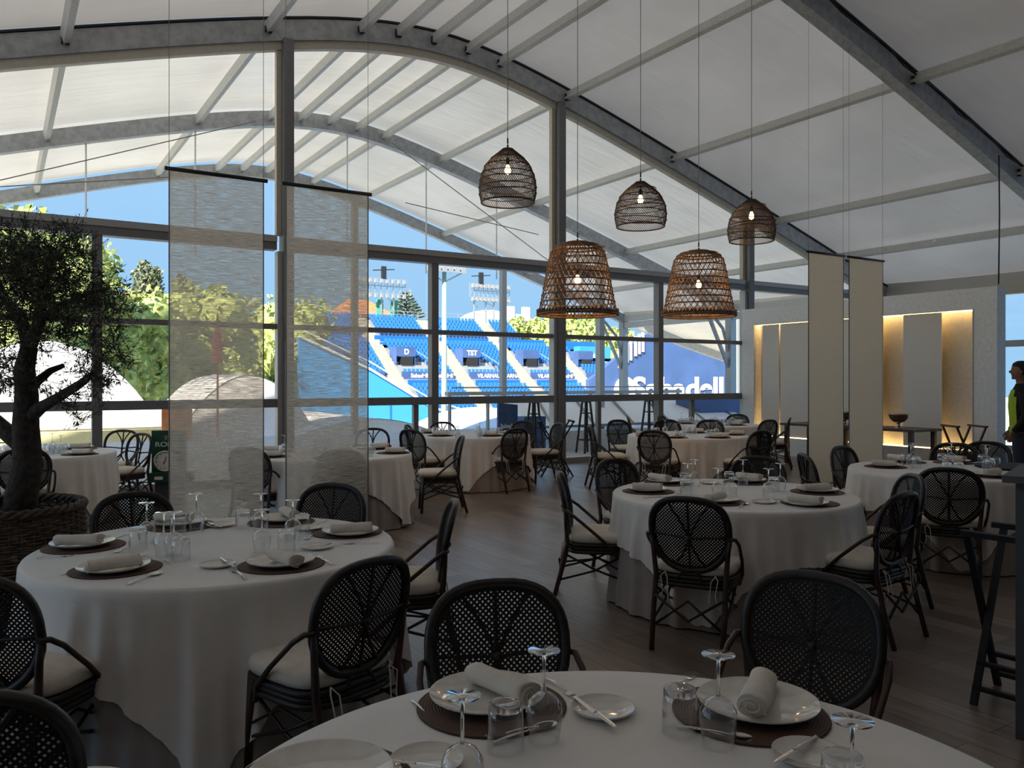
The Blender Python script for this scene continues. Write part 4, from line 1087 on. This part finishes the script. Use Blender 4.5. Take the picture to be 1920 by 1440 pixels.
def put(kind, tb, x, y, z, rz=0, sc=1):
    p = PROT[kind][0]; tx, ty, R = TB[tb]; d_ = math.hypot(x-tx, y-ty); lim = R-{'mat': .20, 'plate': .17, 'nap': .13, 'side': .10}.get(kind, .06)
    if d_ > lim: x, y = tx+(x-tx)*lim/d_, ty+(y-ty)*lim/d_
    if kind in seen: o = copy_tree(p)
    else: o = p; seen.add(kind)
    o.location = (x, y, z); o.rotation_euler = (0, 0, rz); o.scale = (sc, sc, sc)
    WARE.append((kind.replace('f', '') if kind in ('winef', 'tumf') else kind, tb, px_of(x, y), o)); return o
def wine(tb, px, py, far=False, ph=.207):      # pixel of the foot on top
    x, y, _ = at_z(px, py, TZ+ph); put('winef' if far else 'wine', tb, x, y, TZ+.001)
def tumb(tb, px, py, far=False):               # pixel of the upturned base
    x, y, _ = at_z(px, py, TZ+.105); put('tumf' if far else 'tum', tb, x, y, TZ+.001)
def setting(tb, px, py, nap=None, plate=None, pz=.02, angdeg=0, r=None):
    """placemat centre pixel; napkin ends as pixels"""
    x, y, _ = at_z(px, py, TZ+.004)
    put('mat', tb, x, y, TZ+.001)
    if plate: X, Y, _ = at_z(*plate, TZ+.03)
    else: X, Y = x, y
    put('plate', tb, X, Y, TZ+.008)
    if nap:
        a = at_z(nap[0], nap[1], TZ+.045); b = at_z(nap[2], nap[3], TZ+.045)
        ang = math.atan2(b[1]-a[1], b[0]-a[0]); mx, my = (a[0]+b[0])/2, (a[1]+b[1])/2
        if math.hypot(mx-X, my-Y) > .05:
            q = .05/math.hypot(mx-X, my-Y); mx, my = X+(mx-X)*q, Y+(my-Y)*q
        put('nap', tb, mx, my, TZ+.016, ang, 1.05)
    elif angdeg is not None: put('nap', tb, X, Y, TZ+.016, math.radians(angdeg), 1.05)
def cut(kind, tb, x0, y0, x1, y1, z=.001):     # handle end pixel -> tip pixel
    a = at_z(x0, y0, TZ+z+.004); b = at_z(x1, y1, TZ+z+.004); l = math.hypot(b[0]-a[0], b[1]-a[1])
    put(kind, tb, a[0], a[1], TZ+z, math.atan2(b[1]-a[1], b[0]-a[0]), min(1.15, max(.7, l/.205)))
def side(tb, px, py): x, y, _ = at_z(px, py, TZ+.012); put('side', tb, x, y, TZ+.001)
# foreground table
setting(0, 921, 1322, (893, 1262, 990, 1300), (912, 1294)); setting(0, 1415, 1326, (1432, 1268, 1408, 1326), (1424, 1308))
side(0, 1130, 1326); side(0, 800, 1424); side(0, 1518, 1412)
x, y, _ = at_z(600, 1475, TZ); put('mat', 0, x, y, TZ+.001); put('plate', 0, x, y, TZ+.008)
for p in ((1020, 1220), (867, 1305), (1347, 1228), (1598, 1352)): wine(0, *p)
for p in ((948, 1318), (1275, 1290), (1580, 1415)): tumb(0, *p)
cut('spoon', 0, 756, 1302, 796, 1342); cut('fork', 0, 1012, 1257, 1080, 1298); cut('knife', 0, 1078, 1306, 1152, 1362, .015)
cut('spoon', 0, 924, 1394, 1052, 1352); cut('fork', 0, 1010, 1362, 942, 1376, .003); cut('fork', 0, 1268, 1362, 1418, 1392); cut('spoon', 0, 1300, 1366, 1412, 1383, .006)
cut('knife', 0, 1530, 1380, 1452, 1428, .015); cut('fork', 0, 537, 1417, 712, 1412); cut('knife', 0, 716, 1422, 835, 1438, .014)
cut('fork', 0, 1262, 1290, 1296, 1268)
# left table
for a in ((155, 1024, (92, 1015, 195, 1014)), (217, 1066, (165, 1066, 262, 1052), (213, 1058)), (528, 1058, (510, 1038, 565, 1056), (527, 1048)),
          (658, 997, (612, 993, 706, 988), (657, 992)), (545, 972, (535, 962, 548, 968)), (330, 981, (292, 972, 352, 974))): setting(1, *a)
for p in ((368, 926), (275, 943), (307, 961), (489, 926), (491, 956), (549, 938), (326, 960)): wine(1, *p)
for p in ((259, 990), (339, 1008), (456, 956), (334, 965), (537, 994), (566, 966)): tumb(1, *p)
for p in ((233, 1043), (408, 1057), (414, 983), (594, 1024), (577, 989)): side(1, *p)
cut('knife', 1, 203, 1046, 277, 1035, .014); cut('knife', 1, 415, 1045, 438, 1062, .014); cut('spoon', 1, 236, 1097, 308, 1070); cut('fork', 1, 68, 1047, 146, 1040)
cut('fork', 1, 462, 1088, 428, 1062); cut('spoon', 1, 634, 1060, 598, 1044); cut('knife', 1, 564, 1022, 640, 1016, .014); cut('fork', 1, 718, 1017, 640, 1019)
cut('knife', 1, 216, 1008, 240, 1000); cut('fork', 1, 320, 1056, 268, 1046); cut('spoon', 1, 240, 1025, 228, 1030); cut('spoon', 1, 587, 1002, 572, 1012)
cut('fork', 1, 620, 973, 595, 982); cut('knife', 1, 113, 1078, 145, 1066); cut('fork', 1, 318, 1000, 372, 992); cut('knife', 1, 388, 978, 415, 988, .014)
# middle right table
for a in ((1215, 921, (1180, 912, 1248, 914)), (1235, 903, (1225, 893, 1245, 896)), (1345, 941, (1320, 938, 1352, 930)), (1518, 943, (1470, 935, 1552, 942), (1510, 939)),
          (1532, 922, (1502, 914, 1560, 912)), (1405, 901, (1395, 894, 1415, 896))): setting(2, *a)
for p in ((1289, 869), (1303, 862), (1346, 878), (1393, 862), (1441, 879), (1463, 869)): wine(2, *p)
for p in ((1284, 888), (1286, 900), (1367, 885), (1371, 907), (1450, 895)): tumb(2, *p)
for p in ((1330, 904), (1305, 932), (1432, 940)): side(2, *p)
cut('spoon', 2, 1385, 952, 1402, 942); cut('fork', 2, 1440, 934, 1465, 948); cut('knife', 2, 1442, 938, 1475, 934); cut('knife', 2, 1205, 933, 1260, 930)
cut('fork', 2, 1230, 906, 1210, 909); cut('fork', 2, 1265, 918, 1275, 928); cut('fork', 2, 1588, 928, 1570, 926)
# right table
for a in ((1660, 875, (1630, 868, 1682, 870)), (1680, 863, (1645, 855, 1692, 860)), (1790, 863, (1775, 858, 1800, 860)), (1860, 893, None)): setting(3, *a)
for p in ((1708, 834), (1712, 831), (1784, 831), (1777, 838), (1848, 834), (1851, 840)): wine(3, *p)
for p in ((1698, 851), (1718, 857), (1766, 851), (1775, 867), (1797, 867), (1842, 853), (1866, 858), (1856, 862)): tumb(3, *p)
cut('fork', 3, 1690, 873, 1700, 868); side(3, 1845, 868)
# far right table
for a in ((1190, 818, (1170, 811, 1200, 811)), (1262, 821, (1262, 815, 1268, 817)), (1352, 821, (1343, 816, 1372, 816)), (1385, 815, (1370, 810, 1396, 810)), (1305, 811, (1300, 806, 1312, 806))): setting(4, *a)
for p in ((1226, 790), (1247, 788), (1268, 794), (1328, 793), (1343, 791)): wine(4, *p, far=True)
for p in ((1232, 802), (1290, 802), (1302, 801), (1280, 808), (1335, 806)): tumb(4, *p, far=True)
# farthest table
for a in ((1285, 794, (1275, 791, 1290, 791)), (1380, 797, (1368, 792, 1392, 793)), (1402, 792, (1392, 788, 1410, 789))): setting(5, *a)
for p in ((1278, 774), (1296, 772), (1306, 776), (1341, 772), (1360, 776), (1374, 773)): wine(5, *p, far=True)
for p in ((1272, 786), (1286, 784), (1314, 787), (1334, 784), (1352, 787), (1368, 787)): tumb(5, *p, far=True)
# far middle table
for a in ((826, 817, (812, 812, 838, 812)), (922, 817, (908, 811, 934, 812)), (800, 811, (792, 808, 806, 808)), (970, 811, (962, 807, 978, 807))): setting(6, *a)
for p in ((823, 790), (845, 790), (849, 796), (899, 791), (932, 790), (905, 796)): wine(6, *p, far=True)
for p in ((815, 801), (834, 802), (896, 799), (938, 802), (856, 799)): tumb(6, *p, far=True)
# table behind the second banner
for a in ((742, 849, (724, 843, 758, 843)), (715, 840, (704, 834, 730, 834)), (510, 856, (495, 851, 530, 851)), (508, 846, (492, 840, 526, 840)), (620, 858, (605, 852, 640, 852))): setting(7, *a)
for p in ((697, 815), (640, 816), (533, 816), (590, 818)): wine(7, *p, far=True)
for p in ((692, 838), (530, 835), (605, 834), (648, 834)): tumb(7, *p, far=True)
# far left table
for a in ((165, 852, (142, 846, 184, 846)), (150, 841, (132, 836, 170, 835)), (30, 850, (15, 845, 45, 845))): setting(8, *a)
for p in ((98, 812), (114, 816), (8, 828)): wine(8, *p, far=True)
for p in ((86, 832), (105, 832), (120, 831), (12, 833), (95, 834)): tumb(8, *p, far=True)
# labels: each piece named by kind, table and order from the left
SHORT = ['the foreground table', 'the left table by the basket', 'the middle right table', 'the right table by the grey cabinet', 'the far right table', 'the farthest table by the partition', 'the far middle table', 'the table behind the second sheer banner', 'the far left table']
ORD = ['second', 'third', 'fourth', 'fifth', 'sixth', 'seventh', 'eighth', 'ninth']
bykey = {}
for kd, tb, px, o in WARE: bykey.setdefault((kd, tb), []).append((px, o))
for (kd, tb), ls in bykey.items():
    ls.sort(key=lambda q: q[0]); n = len(ls); desc, cat = PROT[kd][1:]
    for i, (px, o) in enumerate(ls):
        if n == 1: w_ = 'the only one on'
        elif i == 0: w_ = 'leftmost on'
        elif i == n-1: w_ = 'rightmost on'
        else: w_ = ORD[i-1]+' from the left on'
        tag(o, '%s, %s %s' % (desc, w_, SHORT[tb]), cat, cat+'s on '+SHORT[tb])
        if n == 1: o['label'] = '%s on %s' % (desc, SHORT[tb])

# ------------------------------------------------------------------ olive tree in willow basket
BX, BYY = at_D(16, 950, 4.95)[:2]
bk = empty('willow_basket', (BX, BYY, 0)); tag(bk, 'large brown woven willow basket holding the olive tree', 'basket')
wv = MB()
def br_(z): return .28+.125*min(1, z/.45)+.02*math.sin(z*4)
nro = 46
for i in range(nro):
    z = .01+.80*i/nro; P = []
    for j in range(84):
        a = 2*PI*j/84; r = br_(z)+.009*math.sin(21*a+PI*(i % 2)); P.append((r*math.cos(a), r*math.sin(a), z+.004*math.sin(5*a+i)))
    wv.tube(P, .0085, 5, closed=True)
add('woven_wall', wv, M_basket, bk, True)
sk = MB()
for j in range(42):
    a = 2*PI*(j+.5)/42; sk.tube([(br_(z)*math.cos(a), br_(z)*math.sin(a), z) for z in (0, .2, .4, .6, .82)], .007, 5)
add('upright_stakes', sk, M_basket, bk)
rm = MB()
for i in range(3):
    rm.tube([((br_(.8)+.018*math.cos(14*a+i*2.1))*math.cos(a), (br_(.8)+.018*math.cos(14*a+i*2.1))*math.sin(a), .825+.016*math.sin(14*a+i*2.1)) for a in [2*PI*j/120 for j in range(120)]], .014, 6, closed=True)
add('braided_rim', rm, M_basket, bk, True)
tag(add('potting_soil', MB().lathe([(.001, .74), (.38, .72)], 24, BX, BYY), M_soil), 'dark soil filling the willow basket', 'soil', kind='stuff')
tree = empty('olive_tree', (BX, BYY, .70)); tag(tree, 'potted olive tree with gnarled dark trunk and fine leaves against the windows', 'tree')
rnd = random.Random(21)
def tp(px, py, dd=0): p = at_D(px, py, 4.95+dd); return Vector((p[0]-BX, p[1]-BYY, p[2]-.70))
trunk = MB(); tips = []
def branch(pts, r0, r1, seg=8):
    n = len(pts); trunk.tube(pts, [r0+(r1-r0)*i/(n-1) for i in range(n)], seg)
branch([tp(38, 985), tp(40, 930), tp(52, 870), tp(48, 800), tp(50, 740), tp(46, 690), tp(55, 650)], .105, .05, 10)
branch([tp(45, 835), tp(15, 812, .05), tp(-20, 780, .1), tp(-70, 700, .15), tp(-90, 600, .2)], .06, .03)
branch([tp(48, 790), tp(75, 765, -.05), tp(110, 745, -.1), tp(150, 720, -.15), tp(175, 700, -.2)], .045, .018)
branch([tp(50, 742), tp(70, 715, .1), tp(95, 695, .15), tp(120, 685, .2)], .035, .015)
branch([tp(55, 650), tp(40, 600, .1), tp(10, 560, .1), tp(-20, 500, .2)], .045, .02)
branch([tp(55, 650), tp(75, 600, -.1), tp(80, 540, -.15), tp(95, 480, -.1)], .045, .018)
branch([tp(75, 600, -.1), tp(120, 570, -.2), tp(165, 550, -.3), tp(205, 540, -.3)], .025, .010)
branch([tp(-90, 600, .2), tp(-110, 500, .2)], .03, .015)
blobs = [(40, 470, 60, 40), (100, 460, 55, 35), (130, 500, 55, 42), (70, 520, 60, 45), (20, 540, 60, 50), (-20, 480, 60, 60), (60, 580, 62, 42), (110, 560, 60, 40), (150, 600, 45, 35),
         (170, 545, 38, 40), (205, 560, 38, 28), (230, 580, 28, 18), (25, 610, 50, 28), (190, 660, 34, 22), (165, 690, 30, 22), (120, 740, 32, 20), (30, 700, 30, 28), (195, 700, 30, 24), (150, 780, 12, 26), (185, 730, 25, 18), (-40, 620, 50, 50), (135, 455, 30, 24),
         (85, 640, 34, 20), (-10, 690, 40, 40), (215, 630, 16, 30), (235, 670, 20, 16), (150, 640, 30, 20), (60, 500, 50, 40), (90, 600, 60, 30), (15, 500, 60, 45)]
lf = MB(); tw = MB()
for bi, (px, py, rx, ry) in enumerate(blobs):
    dens = int(rx*ry*.042)+4
    for _ in range(dens):
        while True:
            u, v_ = rnd.uniform(-1, 1), rnd.uniform(-1, 1)
            if u*u+v_*v_ < 1: break
        base = tp(px+rx*u, py+ry*v_, rnd.uniform(-.42, .42))
        d = Vector((rnd.gauss(0, 1), rnd.gauss(0, 1), rnd.gauss(.25, .9))).normalized(); ln = rnd.uniform(.08, .17)
        tw.tube([base, base+d*ln], [.0022, .0012], 3, cap=False)
        for q in range(9):
            p = base+d*ln*(q/8); sd = d.cross(Vector((rnd.gauss(0,1), rnd.gauss(0,1), rnd.gauss(0,1)))).normalized()
            ld_ = (d*.6+sd).normalized(); wd = ld_.cross(d).normalized()*rnd.uniform(.0030, .0046); l_ = rnd.uniform(.028, .046)
            k_ = len(lf.v); lf.v += [tuple(p), tuple(p+ld_*l_*.5+wd), tuple(p+ld_*l_), tuple(p+ld_*l_*.5-wd)]; lf.f.append((k_, k_+1, k_+2, k_+3))
add('trunk', trunk, M_bark, tree, True); add('twigs', tw, M_bark, tree); add('foliage', lf, M_leaf, tree)

# ------------------------------------------------------------------ folding trestles, console, bowls, cabinet
def trestle(X, Y, rz, m, lab, H=.86, spread=.26, ln=.42, low=True):
    t = empty('folding_trestle', (X, Y, 0), rz); tag(t, lab, 'tray stand')
    for s in (-1, 1):
        for e_ in (-1, 1): add('leg', MB().bar((-s*spread, e_*ln/2-.015*s, 0), (s*spread, e_*ln/2-.015*s, H), .032, .022), m, t)
        add('top_rail', MB().box(s*spread-.02, -ln/2-.04, H-.005, s*spread+.02, ln/2+.04, H+.022), m, t)
        for q_, h_ in ((.82, .09), (.55, .225)): add('lower_rail', MB().bar((-s*spread*q_, -ln/2, H*h_), (-s*spread*q_, ln/2, H*h_), .03, .02), m, t)
    return t
p = at_D(1041, 790, 13.6); trestle(p[0], p[1], -YAW+.1, M_blackwood, 'black folding trestle standing by the window left of the far right table', .90, .27)
p = at_D(1807, 796, 11.6); trestle(p[0], p[1], -YAW-.05, M_redwood, 'reddish brown folding trestle before the end of the lit niche', .93, .19)
trestle(4.265, 1.949, math.radians(6.1), M_blackwood, 'black folding trestle at the right edge beside the slate grey cabinet', .83, .185, .5)
# console table with pewter bowls
cx0, cy0 = 12.70, 7.75
ct = empty('console_table', (cx0, cy0, 0)); tag(ct, 'long dark walnut console table in front of the lit niche', 'table')
add('tabletop', MB().box(0, 0, .73, .85, 2.7, .77), M_wood, ct)
for x, y in ((.06, .06), (.72, .06), (.06, 2.57), (.72, 2.57), (.06, 1.3), (.72, 1.3)): add('leg', MB().box(x, y, 0, x+.07, y+.07, .73), M_wood, ct)
for px, lab in ((1685, 'polished pewter footed bowl on the console right of the beige banners'), (1584, 'polished pewter footed bowl glimpsed between the two beige banners')):
    v = ray(px, 700); X = 13.05; Y = v[1]*X/v[0]; b = empty('footed_bowl', (X, Y, .77)); tag(b, lab, 'bowl')
    add('bowl', MB().lathe([(.02, .09), (.09, .11), (.14, .16), (.165, .23), (.175, .245), (.168, .24), (.13, .17), (.08, .12), (.002, .105)], 32), M_bowl, b, True)
    add('foot', MB().lathe([(.07, .0), (.07, .01), (.03, .03), (.022, .06), (.03, .09)], 24), M_bowl, b, True)
# slate cabinet at the right edge
q = at_z(1904, 1412, 0); kz = 1.19
cb = empty('service_cabinet', (q[0], q[1], 0), -math.radians(71)); tag(cb, 'slate grey service cabinet cut by the right frame edge', 'cabinet')
add('cabinet_body', MB().box(0, 0, .06, .7, .5, kz-.03), M_greycab, cb); add('plinth', MB().box(.03, .03, 0, .67, .47, .06), M_black, cb)
add('worktop', MB().box(-.045, -.04, kz-.03, .74, .54, kz), M_greycab, cb)
add('door', MB().box(.02, -.018, .08, .34, -.001, kz-.06), M_greycab, cb); add('door', MB().box(.36, -.018, .08, .68, -.001, kz-.06), M_greycab, cb)
# ninth table sliver with dark top at the far right, behind the cabinet
dt = empty('side_table'); p = at_D(1905, 885, 7.4); X, Y = p[0]+.25, p[1]+.1
tag(dt, 'dark round side table between the right table and the grey cabinet', 'table')
add('tabletop', MB().lathe([(.002, .76), (.36, .76), (.36, .79), (.002, .79)], 36, X, Y), M_blackwood, dt, False); add('pedestal', MB().tube([(X, Y, 0), (X, Y, .76)], .04, 8).lathe([(.25, 0), (.25, .02), (.04, .05)], 24, X, Y), M_blackwood, dt)
# green clock stand by the first banner
q = at_D(300, 905, 10.4); ck = empty('clock_stand', (q[0]-.10, q[1], 0), -YAW+.2); tag(ck, 'green branded clock stand with round white clock beside the first linen banner', 'clock')
mg = mat('deep_green_lacquer', (.01, .075, .05), .35)
add('backboard', MB().box(0, 0, .42, .42, .05, .95), mg, ck); add('base', MB().box(-.02, -.12, .30, .50, .1, .42), mg, ck); add('pedestal', MB().box(.05, -.05, 0, .4, .08, .30), M_greycab, ck)
face = add('clock_face', MB().lathe([(.002, 0), (.115, 0)], 36), M_white, ck); face.location = (.17, -.045, .56); face.rotation_euler = (PI/2, 0, 0)
bz = add('clock_bezel', MB().tube([(.125*math.cos(a), .125*math.sin(a), 0) for a in [2*PI*i/40 for i in range(40)]], .013, 8, closed=True), mat('pale_gold_bezel', (.75, .68, .45), .25, .9), ck, True); bz.location = (.17, -.045, .56); bz.rotation_euler = (PI/2, 0, 0)
hd = MB().bar((0, 0, .004), (.015, .06, .004), .008).bar((0, 0, .004), (-.02, -.035, .004), .010)
for i in range(12):
    a = i*PI/6; hd.bar((.092*math.cos(a), .092*math.sin(a), .003), (.106*math.cos(a), .106*math.sin(a), .003), .006)
h_ = add('clock_hands', hd, M_black, face)
text_mesh('lettering', 'ROLEX', .085, M_lettr, ck, (.04, -.005, .745), (PI/2, 0, 0), .003, .001, 1.25)
cr_ = MB(); gx, gz = .175, .85
for i in range(5):
    a = PI*(.2+.15*i); cr_.bar((gx, -.008, gz-.01), (gx+.032*math.cos(a), -.008, gz+.030*math.sin(a)+.004), .006); cr_.ball((gx+.034*math.cos(a), -.008, gz+.032*math.sin(a)+.005), .005, 6, 4)
cr_.box(gx-.018, -.012, gz-.022, gx+.018, -.004, gz-.012)
add('crown_emblem', cr_, mat('gold_emblem', (.65, .5, .15), .3, .8), ck)
text_mesh('small_plate', '■', .001, M_lettr, ck, (0, 0, 0), (0, 0, 0)) if False else add('small_plate', MB().box(.06, -.125, .335, .16, -.1201, .375), M_lettr, ck)
# red alarm box with white pictogram on the window post
ax = 3.78+.03; zc = zpx(626, depth(3.78, YW)); fa = empty('fire_alarm_sign', (ax, YW-.165, zc)); tag(fa, 'small dark red fire alarm sign with pale pictogram on the window post', 'alarm')
add('sign_plate', MB().box(-.07, -.02, -.12, .07, 0, .11), mat('dark_red_plate', (.16, .02, .018), .5), fa)
add('pictogram', MB().box(-.035, -.026, -.095, .035, -.0205, .03).box(-.02, -.026, .035, .03, -.0205, .06).box(-.045, -.026, .055, -.01, -.0205, .08), M_cream, fa)
# red umbrella shape blurred behind the first banner
p = at_D(408, 690, 24); rf = add('red_parasol', MB().lathe([(.16, zpx(680, 24)), (.14, zpx(640, 24)), (.05, zpx(605, 24)), (.01, zpx(585, 24))], 12, p[0], p[1]).tube([(p[0], p[1], -4.5), (p[0], p[1], zpx(680, 24))], .03), mat('red_cloth', (.75, .08, .06), .7), None, True)
tag(rf, 'closed red parasol seen as a blur through the first linen banner', 'parasol')

# ------------------------------------------------------------------ person in the doorway at the right
pe = empty('person'); pp = at_D(1915, 700, 10.6); ang = math.radians(180-18)   # facing left in the photo
tag(pe, 'person in hi-vis vest, dark shirt and jeans standing in profile at the right edge', 'person')
pe.location = (pp[0]+.02, pp[1], 0); pe.rotation_euler = (0, 0, math.radians(31))
# local frame: +Y is the direction the person faces
def loft(mb, rings, seg=20):
    n = len(mb.v)
    for (x, y, z, rx, ry) in rings:
        for k_ in range(seg):
            a = 2*PI*k_/seg; mb.v.append((x+rx*math.cos(a), y+ry*math.sin(a), z))
    for i in range(len(rings)-1):
        for k_ in range(seg): mb.f.append((n+i*seg+k_, n+i*seg+(k_+1)%seg, n+(i+1)*seg+(k_+1)%seg, n+(i+1)*seg+k_))
    mb.f.append(tuple(n+k_ for k_ in range(seg))[::-1]); mb.f.append(tuple(n+(len(rings)-1)*seg+k_ for k_ in range(seg)))
    return mb
M_skin = mat('tan_skin', (.28, .15, .10), .55); M_hair = mat('black_hair', (.012, .01, .01), .6, bump=.4, bscale=80)
M_shirt = mat('black_shirt', (.012, .012, .015), .85); M_jean = mat('dark_denim', (.02, .03, .06), .85); M_vis = mat('hi_vis_yellow', (.42, .62, .03), .7)
body = MB()
loft(body, [(0, .0, .84, .165, .11), (0, .0, .96, .172, .115), (0, .005, 1.10, .165, .115), (0, .01, 1.25, .185, .125), (0, .005, 1.38, .205, .125), (0, 0, 1.46, .19, .10), (0, 0, 1.51, .11, .075), (0, .005, 1.545, .062, .06), (0, .015, 1.60, .056, .058),
     (0, .03, 1.635, .066, .082), (0, .03, 1.67, .073, .095), (0, .025, 1.71, .077, .101), (0, .02, 1.76, .077, .102), (0, .012, 1.80, .066, .088), (0, .01, 1.83, .03, .05)])
body.ball((0, .128, 1.705), .017, 8, 6, (.8, 1.3, 1.2)); body.ball((0, .112, 1.655), .013, 8, 6, (1.8, .8, .6)); body.ball((0, .098, 1.625), .022, 8, 6)
for s in (-1, 1):
    body.ball((s*.078, .015, 1.70), .022, 8, 6, (.4, .8, 1.3)); body.ball((s*.03, .112, 1.735), .010, 8, 6)
    body.tube([(s*.19, 0, 1.43), (s*.235, -.01, 1.30), (s*.25, -.02, 1.14), (s*.245, .06, 1.00), (s*.225, .13, .90)], [.055, .052, .043, .036, .026], 12)
    hx, hy, hz = s*.222, .145, .875                                   # hand: palm, four fingers, thumb
    body.ball((hx, hy, hz), .04, 10, 8, (.5, .8, 1.1))
    for f_ in range(4):
        yb = hy-.022+f_*.016; body.tube([(hx, yb, hz-.03), (hx-s*.004, yb+.006, hz-.065), (hx-s*.016, yb+.012, hz-.09+.008*abs(f_-1.5))], [.009, .0085, .007], 6)
    body.tube([(hx-s*.005, hy+.03, hz+.01), (hx-s*.012, hy+.048, hz-.02), (hx-s*.018, hy+.05, hz-.045)], [.010, .009, .007], 6)
    body.tube([(s*.095, 0, .92), (s*.10, .01, .70), (s*.10, .015, .50), (s*.10, .0, .30), (s*.10, -.01, .08)], [.09, .082, .058, .055, .042], 14)
    body.ball((s*.10, .05, .045), .05, 10, 6, (.9, 2.2, .8))
add('body', body, M_skin, pe, True)
hr = MB(); loft(hr, [(0, -.02, 1.66, .07, .075), (0, -.018, 1.70, .083, .092), (0, -.012, 1.745, .086, .100), (0, .012, 1.785, .083, .104), (0, .012, 1.82, .068, .088), (0, .008, 1.845, .035, .05), (0, .008, 1.85, .005, .01)]); add('hair', hr, M_hair, pe, True)
sh = MB(); loft(sh, [(0, 0, .88, .182, .13), (0, .0, .98, .186, .13), (0, .005, 1.10, .18, .128), (0, .01, 1.25, .198, .137), (0, .005, 1.38, .217, .137), (0, 0, 1.465, .20, .112), (0, 0, 1.52, .115, .085), (0, .005, 1.55, .07, .067)], 24)
for s in (-1, 1): sh.tube([(s*.18, 0, 1.44), (s*.235, -.01, 1.30), (s*.25, -.02, 1.14), (s*.246, .05, 1.01), (s*.233, .11, .93)], [.066, .062, .053, .046, .038], 14)
add('shirt', sh, M_shirt, pe, True)
vs = MB(); loft(vs, [(0, 0, .90, .192, .142), (0, .005, 1.10, .192, .142), (0, .01, 1.25, .208, .150), (0, .005, 1.38, .222, .149), (0, 0, 1.47, .16, .124)], 24)
# keep only the front and left side panels of the open vest
keep = []
for f in vs.f:
    if len(f) > 4: continue
    cx = sum(vs.v[i][0] for i in f)/4; cy = sum(vs.v[i][1] for i in f)/4
    if cy > .085: keep.append(f)
vs.f = keep; add('hi_vis_vest', vs, M_vis, pe, True)
tr2 = MB()
for s in (-1, 1): tr2.tube([(s*.09, 0, .90), (s*.10, .01, .70), (s*.102, .015, .50), (s*.103, .0, .30), (s*.103, -.01, .07)], [.105, .094, .075, .070, .062], 16)
loft(tr2, [(0, 0, .78, .17, .12), (0, 0, .87, .178, .122), (0, 0, .93, .175, .12)], 20)
add('jeans', tr2, M_jean, pe, True)
for s in (-1, 1): add('shoe', MB().ball((s*.102, .06, .04), .055, 12, 8, (.95, 2.4, .85)).box(s*.102-.05, -.07, 0, s*.102+.05, .18, .025), M_black, pe, True)
